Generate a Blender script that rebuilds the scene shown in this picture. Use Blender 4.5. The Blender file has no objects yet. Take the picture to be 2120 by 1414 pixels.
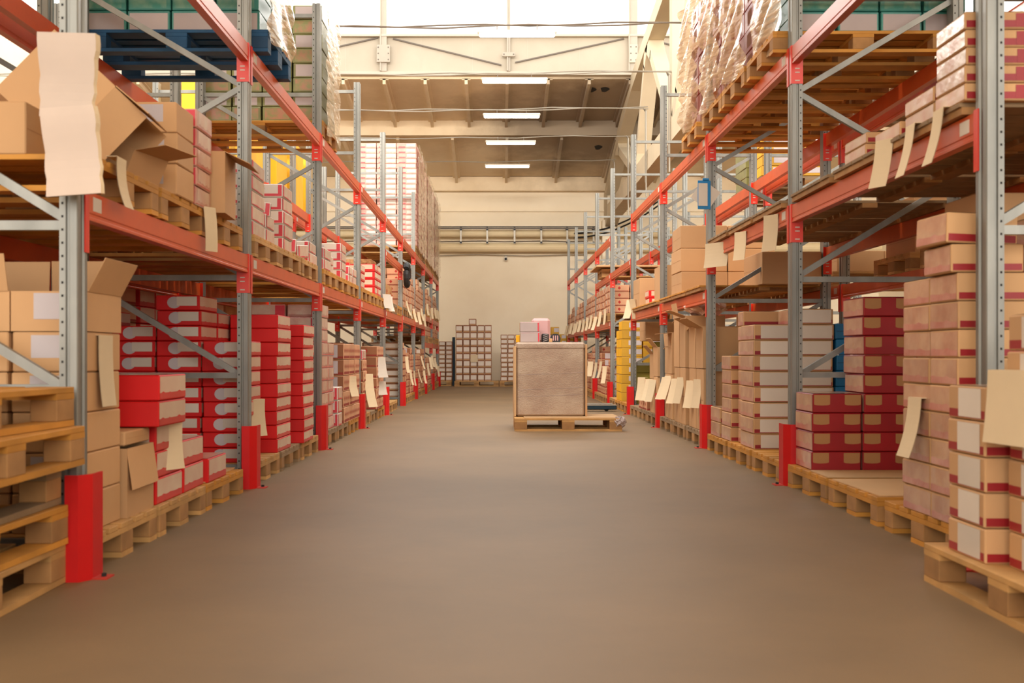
import bpy, math, random
from mathutils import Vector, Matrix, Euler
random.seed(7)
R = math.radians
scn = bpy.context.scene
COL = scn.collection

# ------------------------------------------------------------------ camera
F = 2240.0                                  # focal length in pixels of the 2120 wide frame
cam_d = bpy.data.cameras.new('camera'); cam = bpy.data.objects.new('camera', cam_d); COL.objects.link(cam)
cam.location = (0, 0, 0.85); cam.rotation_euler = (R(90), 0, 0)
cam_d.sensor_width = 36; cam_d.lens = F / 2120 * 36
cam_d.shift_x = (1060 - 1029) / 2120; cam_d.shift_y = (735 - 707) / 2120
cam_d.clip_end = 200
cam_d.dof.use_dof = True; cam_d.dof.focus_distance = 13; cam_d.dof.aperture_fstop = 4.0
scn.camera = cam
# ------------------------------------------------------------------ world and light
w = bpy.data.worlds.new('sky'); scn.world = w; w.use_nodes = True
bg = w.node_tree.nodes['Background']
bg.inputs[0].default_value = (1.0, 0.97, 0.91, 1); bg.inputs[1].default_value = 1.0
scn.view_settings.view_transform = 'Standard'; scn.view_settings.look = 'None'
scn.view_settings.exposure = 1.0; scn.view_settings.gamma = 1.0
scn.view_settings.use_curve_mapping = False
scn.cycles.max_bounces = 7; scn.cycles.diffuse_bounces = 4; scn.cycles.glossy_bounces = 3
scn.cycles.transparent_max_bounces = 10; scn.cycles.transmission_bounces = 4
scn.cycles.sample_clamp_indirect = 4.0
scn.cycles.caustics_reflective = False; scn.cycles.caustics_refractive = False

def area(name, loc, rot, sx, sy, power, col=(1, .95, .88)):
    l = bpy.data.lights.new(name, 'AREA'); l.shape = 'RECTANGLE'; l.size = sx; l.size_y = sy; l.energy = power; l.color = col
    o = bpy.data.objects.new(name, l); COL.objects.link(o); o.location = loc; o.rotation_euler = rot; return o
# daylight behind the lantern windows, plus two added fill lights from out of view
area('far_wall_fill_light', (.5, 8.15, 8.7), (R(80), 0, 0), 19, 1.5, 1450)  # added fill to brighten the far wall, set at an unseen opposite clerestory
area('window_daylight', (.5, 25.4, 9.2), (R(-80), 0, 0), 20, 1.9, 650)
area('near_fill_light', (.5, -4.5, 3.9), (R(90), 0, 0), 19, 5.4, 620, (1, .93, .84))  # added fill for the near faces, shining in from behind the camera
# ------------------------------------------------------------------ materials
def lin(c):
    c /= 255.0
    return c / 12.92 if c <= 0.04045 else ((c + 0.055) / 1.055) ** 2.4
def rgb(r, g, b): return (lin(r), lin(g), lin(b), 1)
MATS = {}
def mat(name, c, rough=0.7, metal=0.0, var=0.0, vscale=6.0, bump=0.0, bscale=40.0, coat=0.0, c2=None, stretch=(1, 1, 1), emit=None, alpha=1.0):
    if name in MATS: return MATS[name]
    m = bpy.data.materials.new(name); m.use_nodes = True; nt = m.node_tree; N = nt.nodes; L = nt.links
    b = N['Principled BSDF']
    b.inputs['Base Color'].default_value = c; b.inputs['Roughness'].default_value = rough; b.inputs['Metallic'].default_value = metal
    if coat: b.inputs['Coat Weight'].default_value = coat; b.inputs['Coat Roughness'].default_value = 0.18
    if emit: b.inputs['Emission Color'].default_value = c; b.inputs['Emission Strength'].default_value = emit
    if alpha < 1: b.inputs['Alpha'].default_value = alpha
    if var or c2 or bump:
        tc = N.new('ShaderNodeTexCoord'); mp = N.new('ShaderNodeMapping'); mp.inputs['Scale'].default_value = stretch
        L.new(tc.outputs['Object'], mp.inputs[0])
        oi = N.new('ShaderNodeObjectInfo'); ad = N.new('ShaderNodeVectorMath'); ad.operation = 'ADD'
        sc = N.new('ShaderNodeVectorMath'); sc.operation = 'SCALE'; sc.inputs['Scale'].default_value = 50
        cb = N.new('ShaderNodeCombineXYZ')
        for k in range(3): L.new(oi.outputs['Random'], cb.inputs[k])
        L.new(cb.outputs[0], sc.inputs[0]); L.new(mp.outputs[0], ad.inputs[0]); L.new(sc.outputs[0], ad.inputs[1])
    if var or c2:
        nz = N.new('ShaderNodeTexNoise'); nz.inputs['Scale'].default_value = vscale; nz.inputs['Detail'].default_value = 4
        L.new(ad.outputs[0], nz.inputs[0])
        rp = N.new('ShaderNodeValToRGB'); rp.color_ramp.elements[0].position = 0.35; rp.color_ramp.elements[1].position = 0.68
        d = c2 or tuple(max(0, x * (1 - var)) for x in c[:3]) + (1,)
        rp.color_ramp.elements[0].color = d; rp.color_ramp.elements[1].color = c
        L.new(nz.outputs['Fac'], rp.inputs[0])
        hsv = N.new('ShaderNodeHueSaturation'); mr = N.new('ShaderNodeMapRange')
        mr.inputs['To Min'].default_value = 0.88; mr.inputs['To Max'].default_value = 1.1
        L.new(oi.outputs['Random'], mr.inputs[0]); L.new(mr.outputs[0], hsv.inputs['Value'])
        L.new(rp.outputs[0], hsv.inputs['Color']); L.new(hsv.outputs[0], b.inputs['Base Color'])
    if bump:
        n2 = N.new('ShaderNodeTexNoise'); n2.inputs['Scale'].default_value = bscale; n2.inputs['Detail'].default_value = 3
        L.new(ad.outputs[0], n2.inputs[0])
        bp = N.new('ShaderNodeBump'); bp.inputs['Strength'].default_value = bump; bp.inputs['Distance'].default_value = 0.01
        L.new(n2.outputs['Fac'], bp.inputs['Height']); L.new(bp.outputs[0], b.inputs['Normal'])
        if coat: L.new(bp.outputs[0], b.inputs['Coat Normal'])
    MATS[name] = m
    return m
M = lambda n: MATS[n]
mat('zinc', rgb(146, 146, 140), 0.46, 0.5, var=0.25, vscale=9, stretch=(1, 1, .25))
mat('hole', rgb(38, 36, 34), 0.9)
mat('beam_red', rgb(204, 82, 30), 0.42, var=0.12, vscale=5, coat=0.08)
mat('plate_red', rgb(214, 44, 20), 0.4, coat=0.2)
mat('slot', rgb(196, 190, 176), 0.5)
mat('guard_red', rgb(206, 10, 14), 0.5, var=0.12)
mat('guard_dark', rgb(190, 50, 34), 0.55)
mat('kraft', rgb(200, 156, 110), 0.8, var=0.08, vscale=3)
mat('kraft_light', rgb(206, 168, 122), 0.8, var=0.08, vscale=3)
mat('kraft_dark', rgb(164, 118, 74), 0.85)
mat('kraft_film', rgb(206, 168, 136), 0.32, var=0.1, vscale=7, coat=0.9, bump=0.6, bscale=8, c2=rgb(182, 134, 108))
mat('film_pink', rgb(206, 152, 136), 0.3, vscale=6, coat=0.9, bump=0.6, bscale=9, c2=rgb(186, 112, 100))
mat('film_white', rgb(214, 190, 168), 0.35, vscale=9, coat=0.7, bump=0.4, bscale=12, c2=rgb(208, 160, 142))
mat('paper', rgb(216, 204, 190), 0.75, var=0.05)
mat('paper_lilac', rgb(196, 186, 188), 0.75, var=0.06)
mat('foam', rgb(196, 178, 164), 0.85, var=.05)
mat('slip', rgb(222, 200, 164), 0.8, var=0.05)
mat('red', rgb(212, 12, 14), 0.6, var=0.1, vscale=2)
mat('red_print', rgb(206, 50, 46), 0.45, var=0.15, coat=0.2)
mat('rose', rgb(214, 60, 74), 0.5, var=0.15)
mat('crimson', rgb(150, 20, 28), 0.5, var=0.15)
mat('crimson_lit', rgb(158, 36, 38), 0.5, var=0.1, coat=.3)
mat('white_box', rgb(222, 210, 200), 0.6, var=0.06)
mat('cream_box', rgb(212, 190, 164), 0.6, vscale=5, c2=rgb(206, 172, 150), coat=.25, bump=.2, bscale=12)
mat('pink_white', rgb(216, 180, 164), 0.6, vscale=9, c2=rgb(206, 156, 144))
mat('brick_band', rgb(142, 48, 34), 0.7)
mat('brown_card', rgb(150, 96, 62), 0.75, var=0.12)
mat('pink_card', rgb(204, 152, 116), 0.65, var=0.1, vscale=5)
mat('diamond_red', rgb(176, 44, 32), 0.7)
mat('green_box', rgb(128, 126, 72), 0.5, var=0.25, vscale=8, coat=.4)
mat('green_print', rgb(168, 112, 84), 0.5, vscale=22, c2=rgb(130, 126, 74), coat=.4)
mat('teal', rgb(52, 128, 116), 0.45, var=0.25, coat=.4)
mat('teal_print', rgb(110, 150, 128), 0.5, vscale=14, c2=rgb(50, 126, 112), coat=.4)
mat('blue_box', rgb(20, 108, 158), 0.5, var=0.1)
mat('yellow', rgb(238, 178, 18), 0.55, var=0.08)
mat('mustard', rgb(196, 148, 38), 0.6, var=0.08)
mat('olive', rgb(138, 128, 44), 0.6, var=0.1)
mat('orange_box', rgb(230, 100, 24), 0.6, var=0.06)
mat('red_brown', rgb(168, 62, 36), 0.45, var=0.15, coat=.4)
mat('floral', rgb(214, 168, 112), 0.7, vscale=22, c2=rgb(168, 116, 72))
mat('wood', rgb(206, 158, 96), 0.75, var=0.3, vscale=5, stretch=(1, 1, 1), bump=.2, bscale=25)
mat('wood_grey', rgb(158, 130, 96), 0.85, var=0.3, vscale=5, bump=.2, bscale=25)
mat('wood_gold', rgb(208, 144, 56), 0.7, var=0.3, vscale=4, bump=.15, bscale=20)
mat('wood_dark', rgb(132, 96, 62), 0.85, var=0.3, vscale=5)
mat('wood_blue', rgb(20, 74, 112), 0.7, var=0.4, vscale=6)
mat('block_wood', rgb(176, 130, 80), 0.85, var=0.3, vscale=7)
mat('steel_blue', rgb(26, 50, 62), 0.45, 0.3)
mat('black', rgb(28, 28, 30), 0.5)
mat('pink_plastic', rgb(196, 150, 148), 0.4)
mat('grey_lilac', rgb(176, 160, 156), 0.5, var=0.08)
mat('rubber', rgb(34, 34, 36), 0.6)
mat('cable', rgb(96, 84, 72), 0.5)
mat('conduit', rgb(160, 152, 138), 0.4, 0.4)
mat('lamp_white', rgb(240, 234, 222), 0.4, emit=3)
mat('lamp_body', rgb(216, 208, 192), 0.5)
mat('girder_paint', rgb(186, 176, 160), 0.6, var=0.05)
mat('truss_concrete', rgb(206, 190, 162), 0.85, var=0.08, vscale=2)
mat('pipe_paint', rgb(226, 206, 166), 0.7, var=.04)
mat('camera_white', rgb(225, 220, 210), 0.4)
mat('clip_blue', rgb(16, 118, 176), 0.5)

def film_mat():
    m = bpy.data.materials.new('stretch_film'); m.use_nodes = True; nt = m.node_tree; N = nt.nodes; L = nt.links
    b = N['Principled BSDF']; b.inputs['Base Color'].default_value = rgb(226, 200, 166); b.inputs['Roughness'].default_value = 0.16
    b.inputs['Coat Weight'].default_value = 0.5
    tc = N.new('ShaderNodeTexCoord'); mp = N.new('ShaderNodeMapping'); mp.inputs['Rotation'].default_value = (R(35), R(35), 0); mp.inputs['Scale'].default_value = (2, 2, 14)
    nz = N.new('ShaderNodeTexNoise'); nz.inputs['Scale'].default_value = 2.2; nz.inputs['Detail'].default_value = 4
    L.new(tc.outputs['Object'], mp.inputs[0]); L.new(mp.outputs[0], nz.inputs[0])
    mr = N.new('ShaderNodeMapRange'); mr.inputs['From Min'].default_value = .35; mr.inputs['From Max'].default_value = .65
    mr.inputs['To Min'].default_value = .35; mr.inputs['To Max'].default_value = .9
    L.new(nz.outputs['Fac'], mr.inputs[0]); L.new(mr.outputs[0], b.inputs['Alpha'])
    bp = N.new('ShaderNodeBump'); bp.inputs['Strength'].default_value = .8; bp.inputs['Distance'].default_value = .02
    L.new(nz.outputs['Fac'], bp.inputs['Height']); L.new(bp.outputs[0], b.inputs['Normal'])
    MATS['film'] = m
film_mat()
def beige_film():
    m = bpy.data.materials.new('wrapped_kraft'); m.use_nodes = True; nt = m.node_tree; N = nt.nodes; L = nt.links
    b = N['Principled BSDF']; b.inputs['Roughness'].default_value = 0.35; b.inputs['Coat Weight'].default_value = 0.5
    tc = N.new('ShaderNodeTexCoord'); mp = N.new('ShaderNodeMapping'); mp.inputs['Scale'].default_value = (1.0, 1.0, 1.7)
    nz = N.new('ShaderNodeTexNoise'); nz.inputs['Scale'].default_value = 2.0; nz.inputs['Detail'].default_value = 8; nz.inputs['Roughness'].default_value = .65
    L.new(tc.outputs['Object'], mp.inputs[0]); L.new(mp.outputs[0], nz.inputs[0])
    rp = N.new('ShaderNodeValToRGB'); rp.color_ramp.elements[0].position = .35; rp.color_ramp.elements[1].position = .68
    rp.color_ramp.elements[0].color = rgb(150, 122, 102); rp.color_ramp.elements[1].color = rgb(184, 164, 140)
    L.new(nz.outputs['Fac'], rp.inputs[0]); L.new(rp.outputs[0], b.inputs['Base Color'])
    n2 = N.new('ShaderNodeTexNoise'); n2.inputs['Scale'].default_value = 60
    L.new(mp.outputs[0], n2.inputs[0])
    bp = N.new('ShaderNodeBump'); bp.inputs['Strength'].default_value = .5; bp.inputs['Distance'].default_value = .01
    L.new(n2.outputs['Fac'], bp.inputs['Height']); L.new(bp.outputs[0], b.inputs['Normal'])
    MATS['wrapped_kraft'] = m
beige_film()
def stained(name, c, cs, scale, lo, hi, rough=.9, bump=.1, extra=None, pos2=None):
    m = bpy.data.materials.new(name); m.use_nodes = True; nt = m.node_tree; N = nt.nodes; L = nt.links
    b = N['Principled BSDF']; b.inputs['Roughness'].default_value = rough
    tc = N.new('ShaderNodeTexCoord')
    n1 = N.new('ShaderNodeTexNoise'); n1.inputs['Scale'].default_value = scale; n1.inputs['Detail'].default_value = 7; n1.inputs['Roughness'].default_value = .62
    L.new(tc.outputs['Object'], n1.inputs[0])
    rp = N.new('ShaderNodeValToRGB'); rp.color_ramp.elements[0].position = lo; rp.color_ramp.elements[1].position = hi
    rp.color_ramp.elements[0].color = cs; rp.color_ramp.elements[1].color = c
    L.new(n1.outputs['Fac'], rp.inputs[0])
    out = rp.outputs[0]
    if extra:                                # water damage in one region, falling off with distance from a point
        pt, rad, col = extra
        vs = N.new('ShaderNodeVectorMath'); vs.operation = 'DISTANCE'; vs.inputs[1].default_value = pt
        L.new(tc.outputs['Object'], vs.inputs[0])
        ad = N.new('ShaderNodeMath'); ad.operation = 'MULTIPLY_ADD'; ad.inputs[1].default_value = 3.0
        L.new(n1.outputs['Fac'], ad.inputs[0]); L.new(vs.outputs['Value'], ad.inputs[2])
        mr = N.new('ShaderNodeMapRange'); mr.inputs['From Min'].default_value = rad + .4; mr.inputs['From Max'].default_value = rad + 2.6
        mr.inputs['To Min'].default_value = .8; mr.inputs['To Max'].default_value = 0
        L.new(ad.outputs[0], mr.inputs[0])
        mx = N.new('ShaderNodeMix'); mx.data_type = 'RGBA'; mx.inputs['B'].default_value = col
        L.new(mr.outputs[0], mx.inputs['Factor']); L.new(out, mx.inputs['A']); out = mx.outputs['Result']
    L.new(out, b.inputs['Base Color'])
    if bump:
        bp = N.new('ShaderNodeBump'); bp.inputs['Strength'].default_value = bump; bp.inputs['Distance'].default_value = .02
        n2 = N.new('ShaderNodeTexNoise'); n2.inputs['Scale'].default_value = scale * 9
        L.new(tc.outputs['Object'], n2.inputs[0]); L.new(n2.outputs['Fac'], bp.inputs['Height']); L.new(bp.outputs[0], b.inputs['Normal'])
    MATS[name] = m; return m
stained('floor_concrete', rgb(130, 104, 72), rgb(112, 90, 62), 0.8, .3, .7, rough=.56, bump=.05)
stained('wall_plaster', rgb(246, 232, 206), rgb(238, 222, 194), .5, .3, .6)
stained('ceiling_concrete', rgb(236, 216, 184), rgb(220, 198, 164), .6, .35, .6, extra=((3.0, 27.5, 6.6), 3.2, rgb(116, 102, 88)))
stained('fascia_paint', rgb(190, 180, 162), rgb(180, 168, 150), .7, .3, .6)
def glass_mat():
    m = bpy.data.materials.new('window_glass'); m.use_nodes = True; nt = m.node_tree; N = nt.nodes; L = nt.links
    N.remove(N['Principled BSDF'])
    tr = N.new('ShaderNodeBsdfTransparent'); gl = N.new('ShaderNodeBsdfGlossy'); gl.inputs['Roughness'].default_value = .05
    mx = N.new('ShaderNodeMixShader'); mx.inputs[0].default_value = .06
    L.new(tr.outputs[0], mx.inputs[1]); L.new(gl.outputs[0], mx.inputs[2]); L.new(mx.outputs[0], N['Material Output'].inputs[0])
    MATS['glass'] = m
glass_mat()

# ------------------------------------------------------------------ mesh helpers
class MB:
    def __init__(s): s.v = []; s.f = []; s.mi = []; s.mats = []
    def m(s, name):
        if name not in s.mats: s.mats.append(name)
        return s.mats.index(name)
    def face(s, pts, mt):
        b = len(s.v); s.v.extend([tuple(p) for p in pts]); s.f.append(tuple(range(b, b + len(pts)))); s.mi.append(s.m(mt))
    def box(s, x0, x1, y0, y1, z0, z1, mt, T=None, ch=0.0):
        if x0 > x1: x0, x1 = x1, x0
        if y0 > y1: y0, y1 = y1, y0
        if z0 > z1: z0, z1 = z1, z0
        b = len(s.v); k = s.m(mt)
        if ch:
            c = ch; P = {}; idx = 0; vs = []
            for ax in range(3):
                for sx in (0, 1):
                    for sy in (0, 1):
                        for sz in (0, 1):
                            p = [x1 - c if sx else x0 + c, y1 - c if sy else y0 + c, z1 - c if sz else z0 + c]
                            sg = (sx, sy, sz)
                            p[ax] += c if sg[ax] else -c
                            P[(ax, sx, sy, sz)] = b + len(vs); vs.append(p)
            fs = []
            for ax in range(3):
                o = [i for i in range(3) if i != ax]
                for sd in (0, 1):
                    q = []
                    for a1, a2 in ((0, 0), (1, 0), (1, 1), (0, 1)):
                        sg = [0, 0, 0]; sg[ax] = sd; sg[o[0]] = a1; sg[o[1]] = a2; q.append(P[(ax, *sg)])
                    flip = (ax == 1) != (sd == 0)
                    fs.append(q[::-1] if flip else q)
            for ax in range(3):                     # edges parallel to ax
                o = [i for i in range(3) if i != ax]
                for a1 in (0, 1):
                    for a2 in (0, 1):
                        def g(f, e):
                            sg = [0, 0, 0]; sg[ax] = e; sg[o[0]] = a1; sg[o[1]] = a2; return P[(f, *sg)]
                        fs.append([g(o[0], 0), g(o[0], 1), g(o[1], 1), g(o[1], 0)])
            for sx in (0, 1):
                for sy in (0, 1):
                    for sz in (0, 1):
                        fs.append([P[(0, sx, sy, sz)], P[(1, sx, sy, sz)], P[(2, sx, sy, sz)]])
            ctr = Vector(((x0 + x1) / 2, (y0 + y1) / 2, (z0 + z1) / 2))
            for q in fs:
                pv = [Vector(vs[i - b]) for i in q]
                n = (pv[1] - pv[0]).cross(pv[2] - pv[0])
                if n.dot(sum(pv, Vector()) / len(pv) - ctr) < 0: q.reverse()
                s.f.append(tuple(q)); s.mi.append(k)
        else:
            vs = [(x0, y0, z0), (x1, y0, z0), (x1, y1, z0), (x0, y1, z0), (x0, y0, z1), (x1, y0, z1), (x1, y1, z1), (x0, y1, z1)]
            for q in ((0, 3, 2, 1), (4, 5, 6, 7), (0, 1, 5, 4), (1, 2, 6, 5), (2, 3, 7, 6), (3, 0, 4, 7)):
                s.f.append(tuple(b + i for i in q)); s.mi.append(k)
        if T: vs = [tuple(T @ Vector(p)) for p in vs]
        s.v.extend([tuple(p) for p in vs])
        return s
    def prism(s, poly, axis, a0, a1, mt):
        """poly: list of 2D points, extruded along axis 0/1/2 from a0 to a1"""
        def P(p, a):
            q = list(p); q.insert(axis, a); return tuple(q)
        b = len(s.v); n = len(poly); k = s.m(mt)
        s.v.extend([P(p, a0) for p in poly]); s.v.extend([P(p, a1) for p in poly])
        area = sum(poly[i][0] * poly[(i + 1) % n][1] - poly[(i + 1) % n][0] * poly[i][1] for i in range(n))
        if axis == 1: area = -area
        fs = [tuple(b + i for i in range(n))[::-1], tuple(b + n + i for i in range(n))]
        for i in range(n):
            j = (i + 1) % n; fs.append((b + i, b + j, b + n + j, b + n + i))
        if area < 0: fs = [f[::-1] for f in fs]
        if a1 < a0: fs = [f[::-1] for f in fs]
        s.f.extend(fs); s.mi.extend([k] * len(fs)); return s
    def bar(s, p, q, wd, th, mt, up=(0, 1, 0)):
        p = Vector(p); q = Vector(q); d = q - p; L = d.length; z = d.normalized(); u = Vector(up)
        x = u.cross(z); x = x.normalized() if x.length > 1e-4 else Vector((1, 0, 0)); y = z.cross(x)
        T = Matrix(((x.x, y.x, z.x, p.x), (x.y, y.y, z.y, p.y), (x.z, y.z, z.z, p.z), (0, 0, 0, 1)))
        return s.box(-wd / 2, wd / 2, -th / 2, th / 2, 0, L, mt, T)
    def tube(s, pts, r, mt, n=8):
        pts = [Vector(p) for p in pts]; rings = []; k = s.m(mt)
        for i, p in enumerate(pts):
            d = (pts[min(i + 1, len(pts) - 1)] - pts[max(i - 1, 0)]).normalized()
            u = Vector((0, 0, 1)) if abs(d.z) < .9 else Vector((0, 1, 0))
            x = d.cross(u).normalized(); y = d.cross(x); b = len(s.v); rings.append(b)
            for j in range(n):
                a = 2 * math.pi * j / n; s.v.append(tuple(p + r * (math.cos(a) * x + math.sin(a) * y)))
        for a, b in zip(rings, rings[1:]):
            for j in range(n):
                s.f.append((a + j, a + (j + 1) % n, b + (j + 1) % n, b + j)); s.mi.append(k)
        s.f.append(tuple(rings[0] + j for j in range(n))[::-1]); s.f.append(tuple(rings[-1] + j for j in range(n))); s.mi += [k, k]
        return s
    def mesh(s, name):
        me = bpy.data.meshes.new(name); me.from_pydata(s.v, [], s.f)
        for n in s.mats: me.materials.append(M(n))
        me.polygons.foreach_set('material_index', s.mi); me.update(); return me
def put(name, me, parent=None, loc=(0, 0, 0), rot=(0, 0, 0)):
    if isinstance(me, MB): me = me.mesh(name)
    o = bpy.data.objects.new(name, me); COL.objects.link(o); o.location = loc; o.rotation_euler = rot
    if parent: o.parent = parent
    return o
SEEN = {}
def tag(o, label, cat, group=None):
    n = len(label.split())
    if n > 16: print('LONG', n, label)
    if label in SEEN and not group: print('DUP', label)
    SEEN[label] = 1
    o['label'] = label; o['category'] = cat
    if group: o['group'] = group
    return o
def struct(o): o['kind'] = 'structure'; return o
def empty(name, label, cat, loc=(0, 0, 0), rot=(0, 0, 0), group=None):
    o = bpy.data.objects.new(name, None); COL.objects.link(o); o.location = loc; o.rotation_euler = rot; o.empty_display_size = .1
    return tag(o, label, cat, group)
ORD = 'first second third fourth fifth sixth seventh eighth ninth tenth eleventh twelfth thirteenth fourteenth fifteenth sixteenth seventeenth eighteenth nineteenth twentieth'.split()

# ------------------------------------------------------------------ the hall
def hall():
    b = MB(); b.box(-10, 11, -4, 31.2, -.1, 0, 'floor_concrete'); struct(put('floor', b))
    b = MB(); b.box(-10, 11, 31.2, 31.5, 0, 6.1, 'wall_plaster'); b.box(-10, 11, 31.14, 31.2, 4.98, 5.03, 'wall_plaster'); struct(put('wall_back', b))
    b = MB(); b.box(-10.3, -10, -4, 31.5, 0, 7.6, 'wall_plaster'); struct(put('wall_left', b))
    b = MB(); b.box(11, 11.3, -4, 31.5, 0, 7.6, 'wall_plaster'); struct(put('wall_right', b))
    b = MB(); b.box(-10, 11, -4.3, -4, 0, 1.1, 'wall_plaster'); b.box(-10, 11, -4.3, -4, 6.7, 7.6, 'wall_plaster')
    for x in (-10, -5.7, -1.4, 2.9, 7.2, 10.8): b.box(x, x + .2, -4.3, -4, 1.1, 6.7, 'wall_plaster')
    struct(put('wall_front', b))
    for k, x in enumerate((-9.8, -5.5, -1.2, 3.1, 7.4)):  # panes of openings added behind the camera to let the near fill in
        b = MB(); b.box(x, x + (4.1 if k < 4 else 3.4), -4.15, -4.14, 1.1, 6.7, 'glass'); g = struct(put('window_%d' % (k + 7), b))
    # sloping ribbed roof slabs
    def slab(ya, za, yb, zb, ribs, beam):
        b = MB(); t = .12
        b.prism([(ya, za), (yb, zb), (yb, zb + t), (ya, za + t)], 0, -10, 11, 'ceiling_concrete')
        b.box(-10, 11, ya - .18, ya + .02, za - beam, za + .02, 'ceiling_concrete')
        c = struct(put('ceiling', b))
        for x in ribs:
            r = MB(); r.prism([(ya - .18, za - .16), (yb, zb - .12), (yb, zb + .01), (ya - .18, za + .03)], 0, x - .035, x + .035, 'ceiling_concrete')
            r.prism([(ya - .18, za - .02), (yb, zb - .02), (yb, zb + .01), (ya - .18, za + .03)], 0, x - .1, x + .1, 'ceiling_concrete')
            put('ceiling_rib', r, c)
    slab(31.2, 5.94, 28.1, 6.56, [.26 + 1.42 * k for k in range(-7, 8)], .38)
    slab(28.05, 6.87, 25.05, 7.24, [.235 + .95 * k for k in range(-10, 11)], .36)
    b = MB(); b.box(-10, 11, -4, 8, 7.6, 7.75, 'ceiling_concrete')
    for x in [.26 + 1.42 * k for k in range(-7, 8)]: b.box(x - .05, x + .05, -4, 8, 7.45, 7.6, 'ceiling_concrete')
    b.box(-10, 11, 7.8, 8, 7.3, 8.0, 'fascia_paint'); b.box(-10, 11, 7.8, 8, 9.5, 10.2, 'fascia_paint'); struct(put('ceiling', b))
    hb = [o for o in COL.objects if o.name.startswith('ceiling') and not o.parent][1]
    for hx, hy in ((2.25, 25.72), (2.56, 25.7), (2.7, 28.9)):
        hz = 6.87 + .37 * (hy - 28.05) / -3.0 if hy < 28 else 5.94 + .62 * (31.2 - hy) / 3.1
        b = MB(); b.face([(hx + .1 * math.cos(a) * (1 + .25 * math.sin(3 * a + hx)), hy + .16 * math.sin(a), hz - .006 - .16 * math.sin(a) * (.123 if hy < 28 else .2)) for a in [-k * math.pi / 6 for k in range(12)]], 'hole')
        put('ceiling_hole', b, hb)
    # lantern front: steel girder fascia under the clerestory glazing
    b = MB(); b.box(-10, 11, 25.0, 25.08, 7.36, 8.2, 'fascia_paint')
    b.box(-10, 11, 24.9, 25.1, 7.30, 7.38, 'girder_paint'); b.box(-10, 11, 24.86, 25.06, 8.18, 8.23, 'girder_paint')
    for x in (-5.2, -3.5, -1.76, -.57, .7, 1.9, 3.4, 5): b.box(x, x + .012, 24.995, 25.0, 7.4, 8.17, 'girder_paint')
    tr = struct(put('trim_1', b))
    for x, wd, pw, ph, pz in ((-2.61, .145, .31, .4, 7.77), (.27, .07, .3, .1, 7.75), (3.13, .2, .2, .42, 7.77), (-5.5, .145, .31, .4, 7.77), (6, .145, .31, .4, 7.77)):
        b = MB(); b.box(x - wd / 2, x + wd / 2, 24.88, 25.0, 7.38, 10.2, 'girder_paint'); b.box(x - wd / 2 - .01, x - wd / 2 + .02, 24.84, 24.9, 7.38, 10.2, 'girder_paint')
        p = put('mullion', b, tr)
        b = MB(); b.box(x - pw / 2, x + pw / 2, 24.82, 24.88, pz - ph / 2, pz + ph / 2, 'girder_paint', ch=.006)
        for sx in (-1, 1):
            for k in (-1, 0, 1):
                if ph > .2 or k == 0:
                    b.box(x + sx * (pw / 2 - .04) - .012, x + sx * (pw / 2 - .04) + .012, 24.81, 24.82, pz + k * (ph / 2 - .06) - .012, pz + k * (ph / 2 - .06) + .012, 'cable')
        put('gusset_plate', b, p)
    for p, q in (((-2.4, 8.15), (.1, 7.54)), ((.42, 7.6), (2.93, 8.15)), ((-5.2, 7.62), (-2.75, 8.17)), ((3.4, 8.15), (5.8, 7.6))):
        b = MB(); b.bar((p[0], 24.97, p[1]), (q[0], 24.97, q[1]), .03, .03, 'cable'); put('brace_rod', b, tr)
    k = 1
    for x0, x1 in ((-10, -5.57), (-5.43, -2.69), (-2.53, .23), (.31, 3.03), (3.23, 5.92), (6.08, 11)):
        b = MB(); b.box(x0, x1, 24.96, 24.972, 8.24, 10.2, 'glass'); g = struct(put('window_%d' % k, b)); k += 1
        b = MB(); b.box((x0 + x1) / 2 - .012, (x0 + x1) / 2 + .012, 24.93, 24.96, 8.24, 10.2, 'lamp_body'); b.box(x0, x1, 24.93, 24.96, 8.22, 8.25, 'lamp_body')
        put('window_frame', b, g)
    b = MB(); b.box(-10, 11, 24.86, 25.1, 10.2, 10.4, 'girder_paint'); struct(put('trim_2', b))
    # concrete roof truss along the right side
    X0, X1 = 3.1, 3.4
    def mem(b, p, q, t0, t1=None):
        t1 = t1 or t0; p = Vector(p); q = Vector(q); d = (q - p).normalized(); n = Vector((-d.y, d.x))
        b.prism([tuple(p - n * t0 / 2), tuple(q - n * t1 / 2), tuple(q + n * t1 / 2), tuple(p + n * t0 / 2)], 0, X0, X1, 'truss_concrete')
    tc = [(31.2, 5.35), (28.3, 6.35), (25, 7.12), (22.5, 7.42), (19.5, 7.72), (16.8, 7.9), (11, 8.1), (5.5, 7.9), (0, 7.1), (-4, 5.5)]
    b = MB(); b.prism([(y, z - .17) for y, z in tc] + [(y, z + .17) for y, z in reversed(tc)], 0, X0 - .012, X1 + .012, 'truss_concrete')
    root = struct(put('trim_3', b))
    b = MB(); b.box(X0 - .012, X1 + .012, -4, 31, 4.65, 5.06, 'truss_concrete'); put('bottom_chord', b, root)
    b = MB(); b.prism([(30.2, 4.65), (31.2, 4.4), (31.2, 5.5), (30.2, 5.3)], 0, X0 - .02, X1 + .02, 'truss_concrete'); put('truss_heel', b, root)
    top = {28.3: 6.3, 22.5: 7.38, 16.8: 7.85, 11: 8.05, 5.5: 7.85}
    bot = [24.6, 19.3, 14, 8.3]
    segs = [(28.3, 24.6), (22.5, 24.4), (22.5, 19.5), (16.8, 19.1), (16.8, 14.1), (11, 13.9), (11, 8.4), (5.5, 8.2)]
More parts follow.
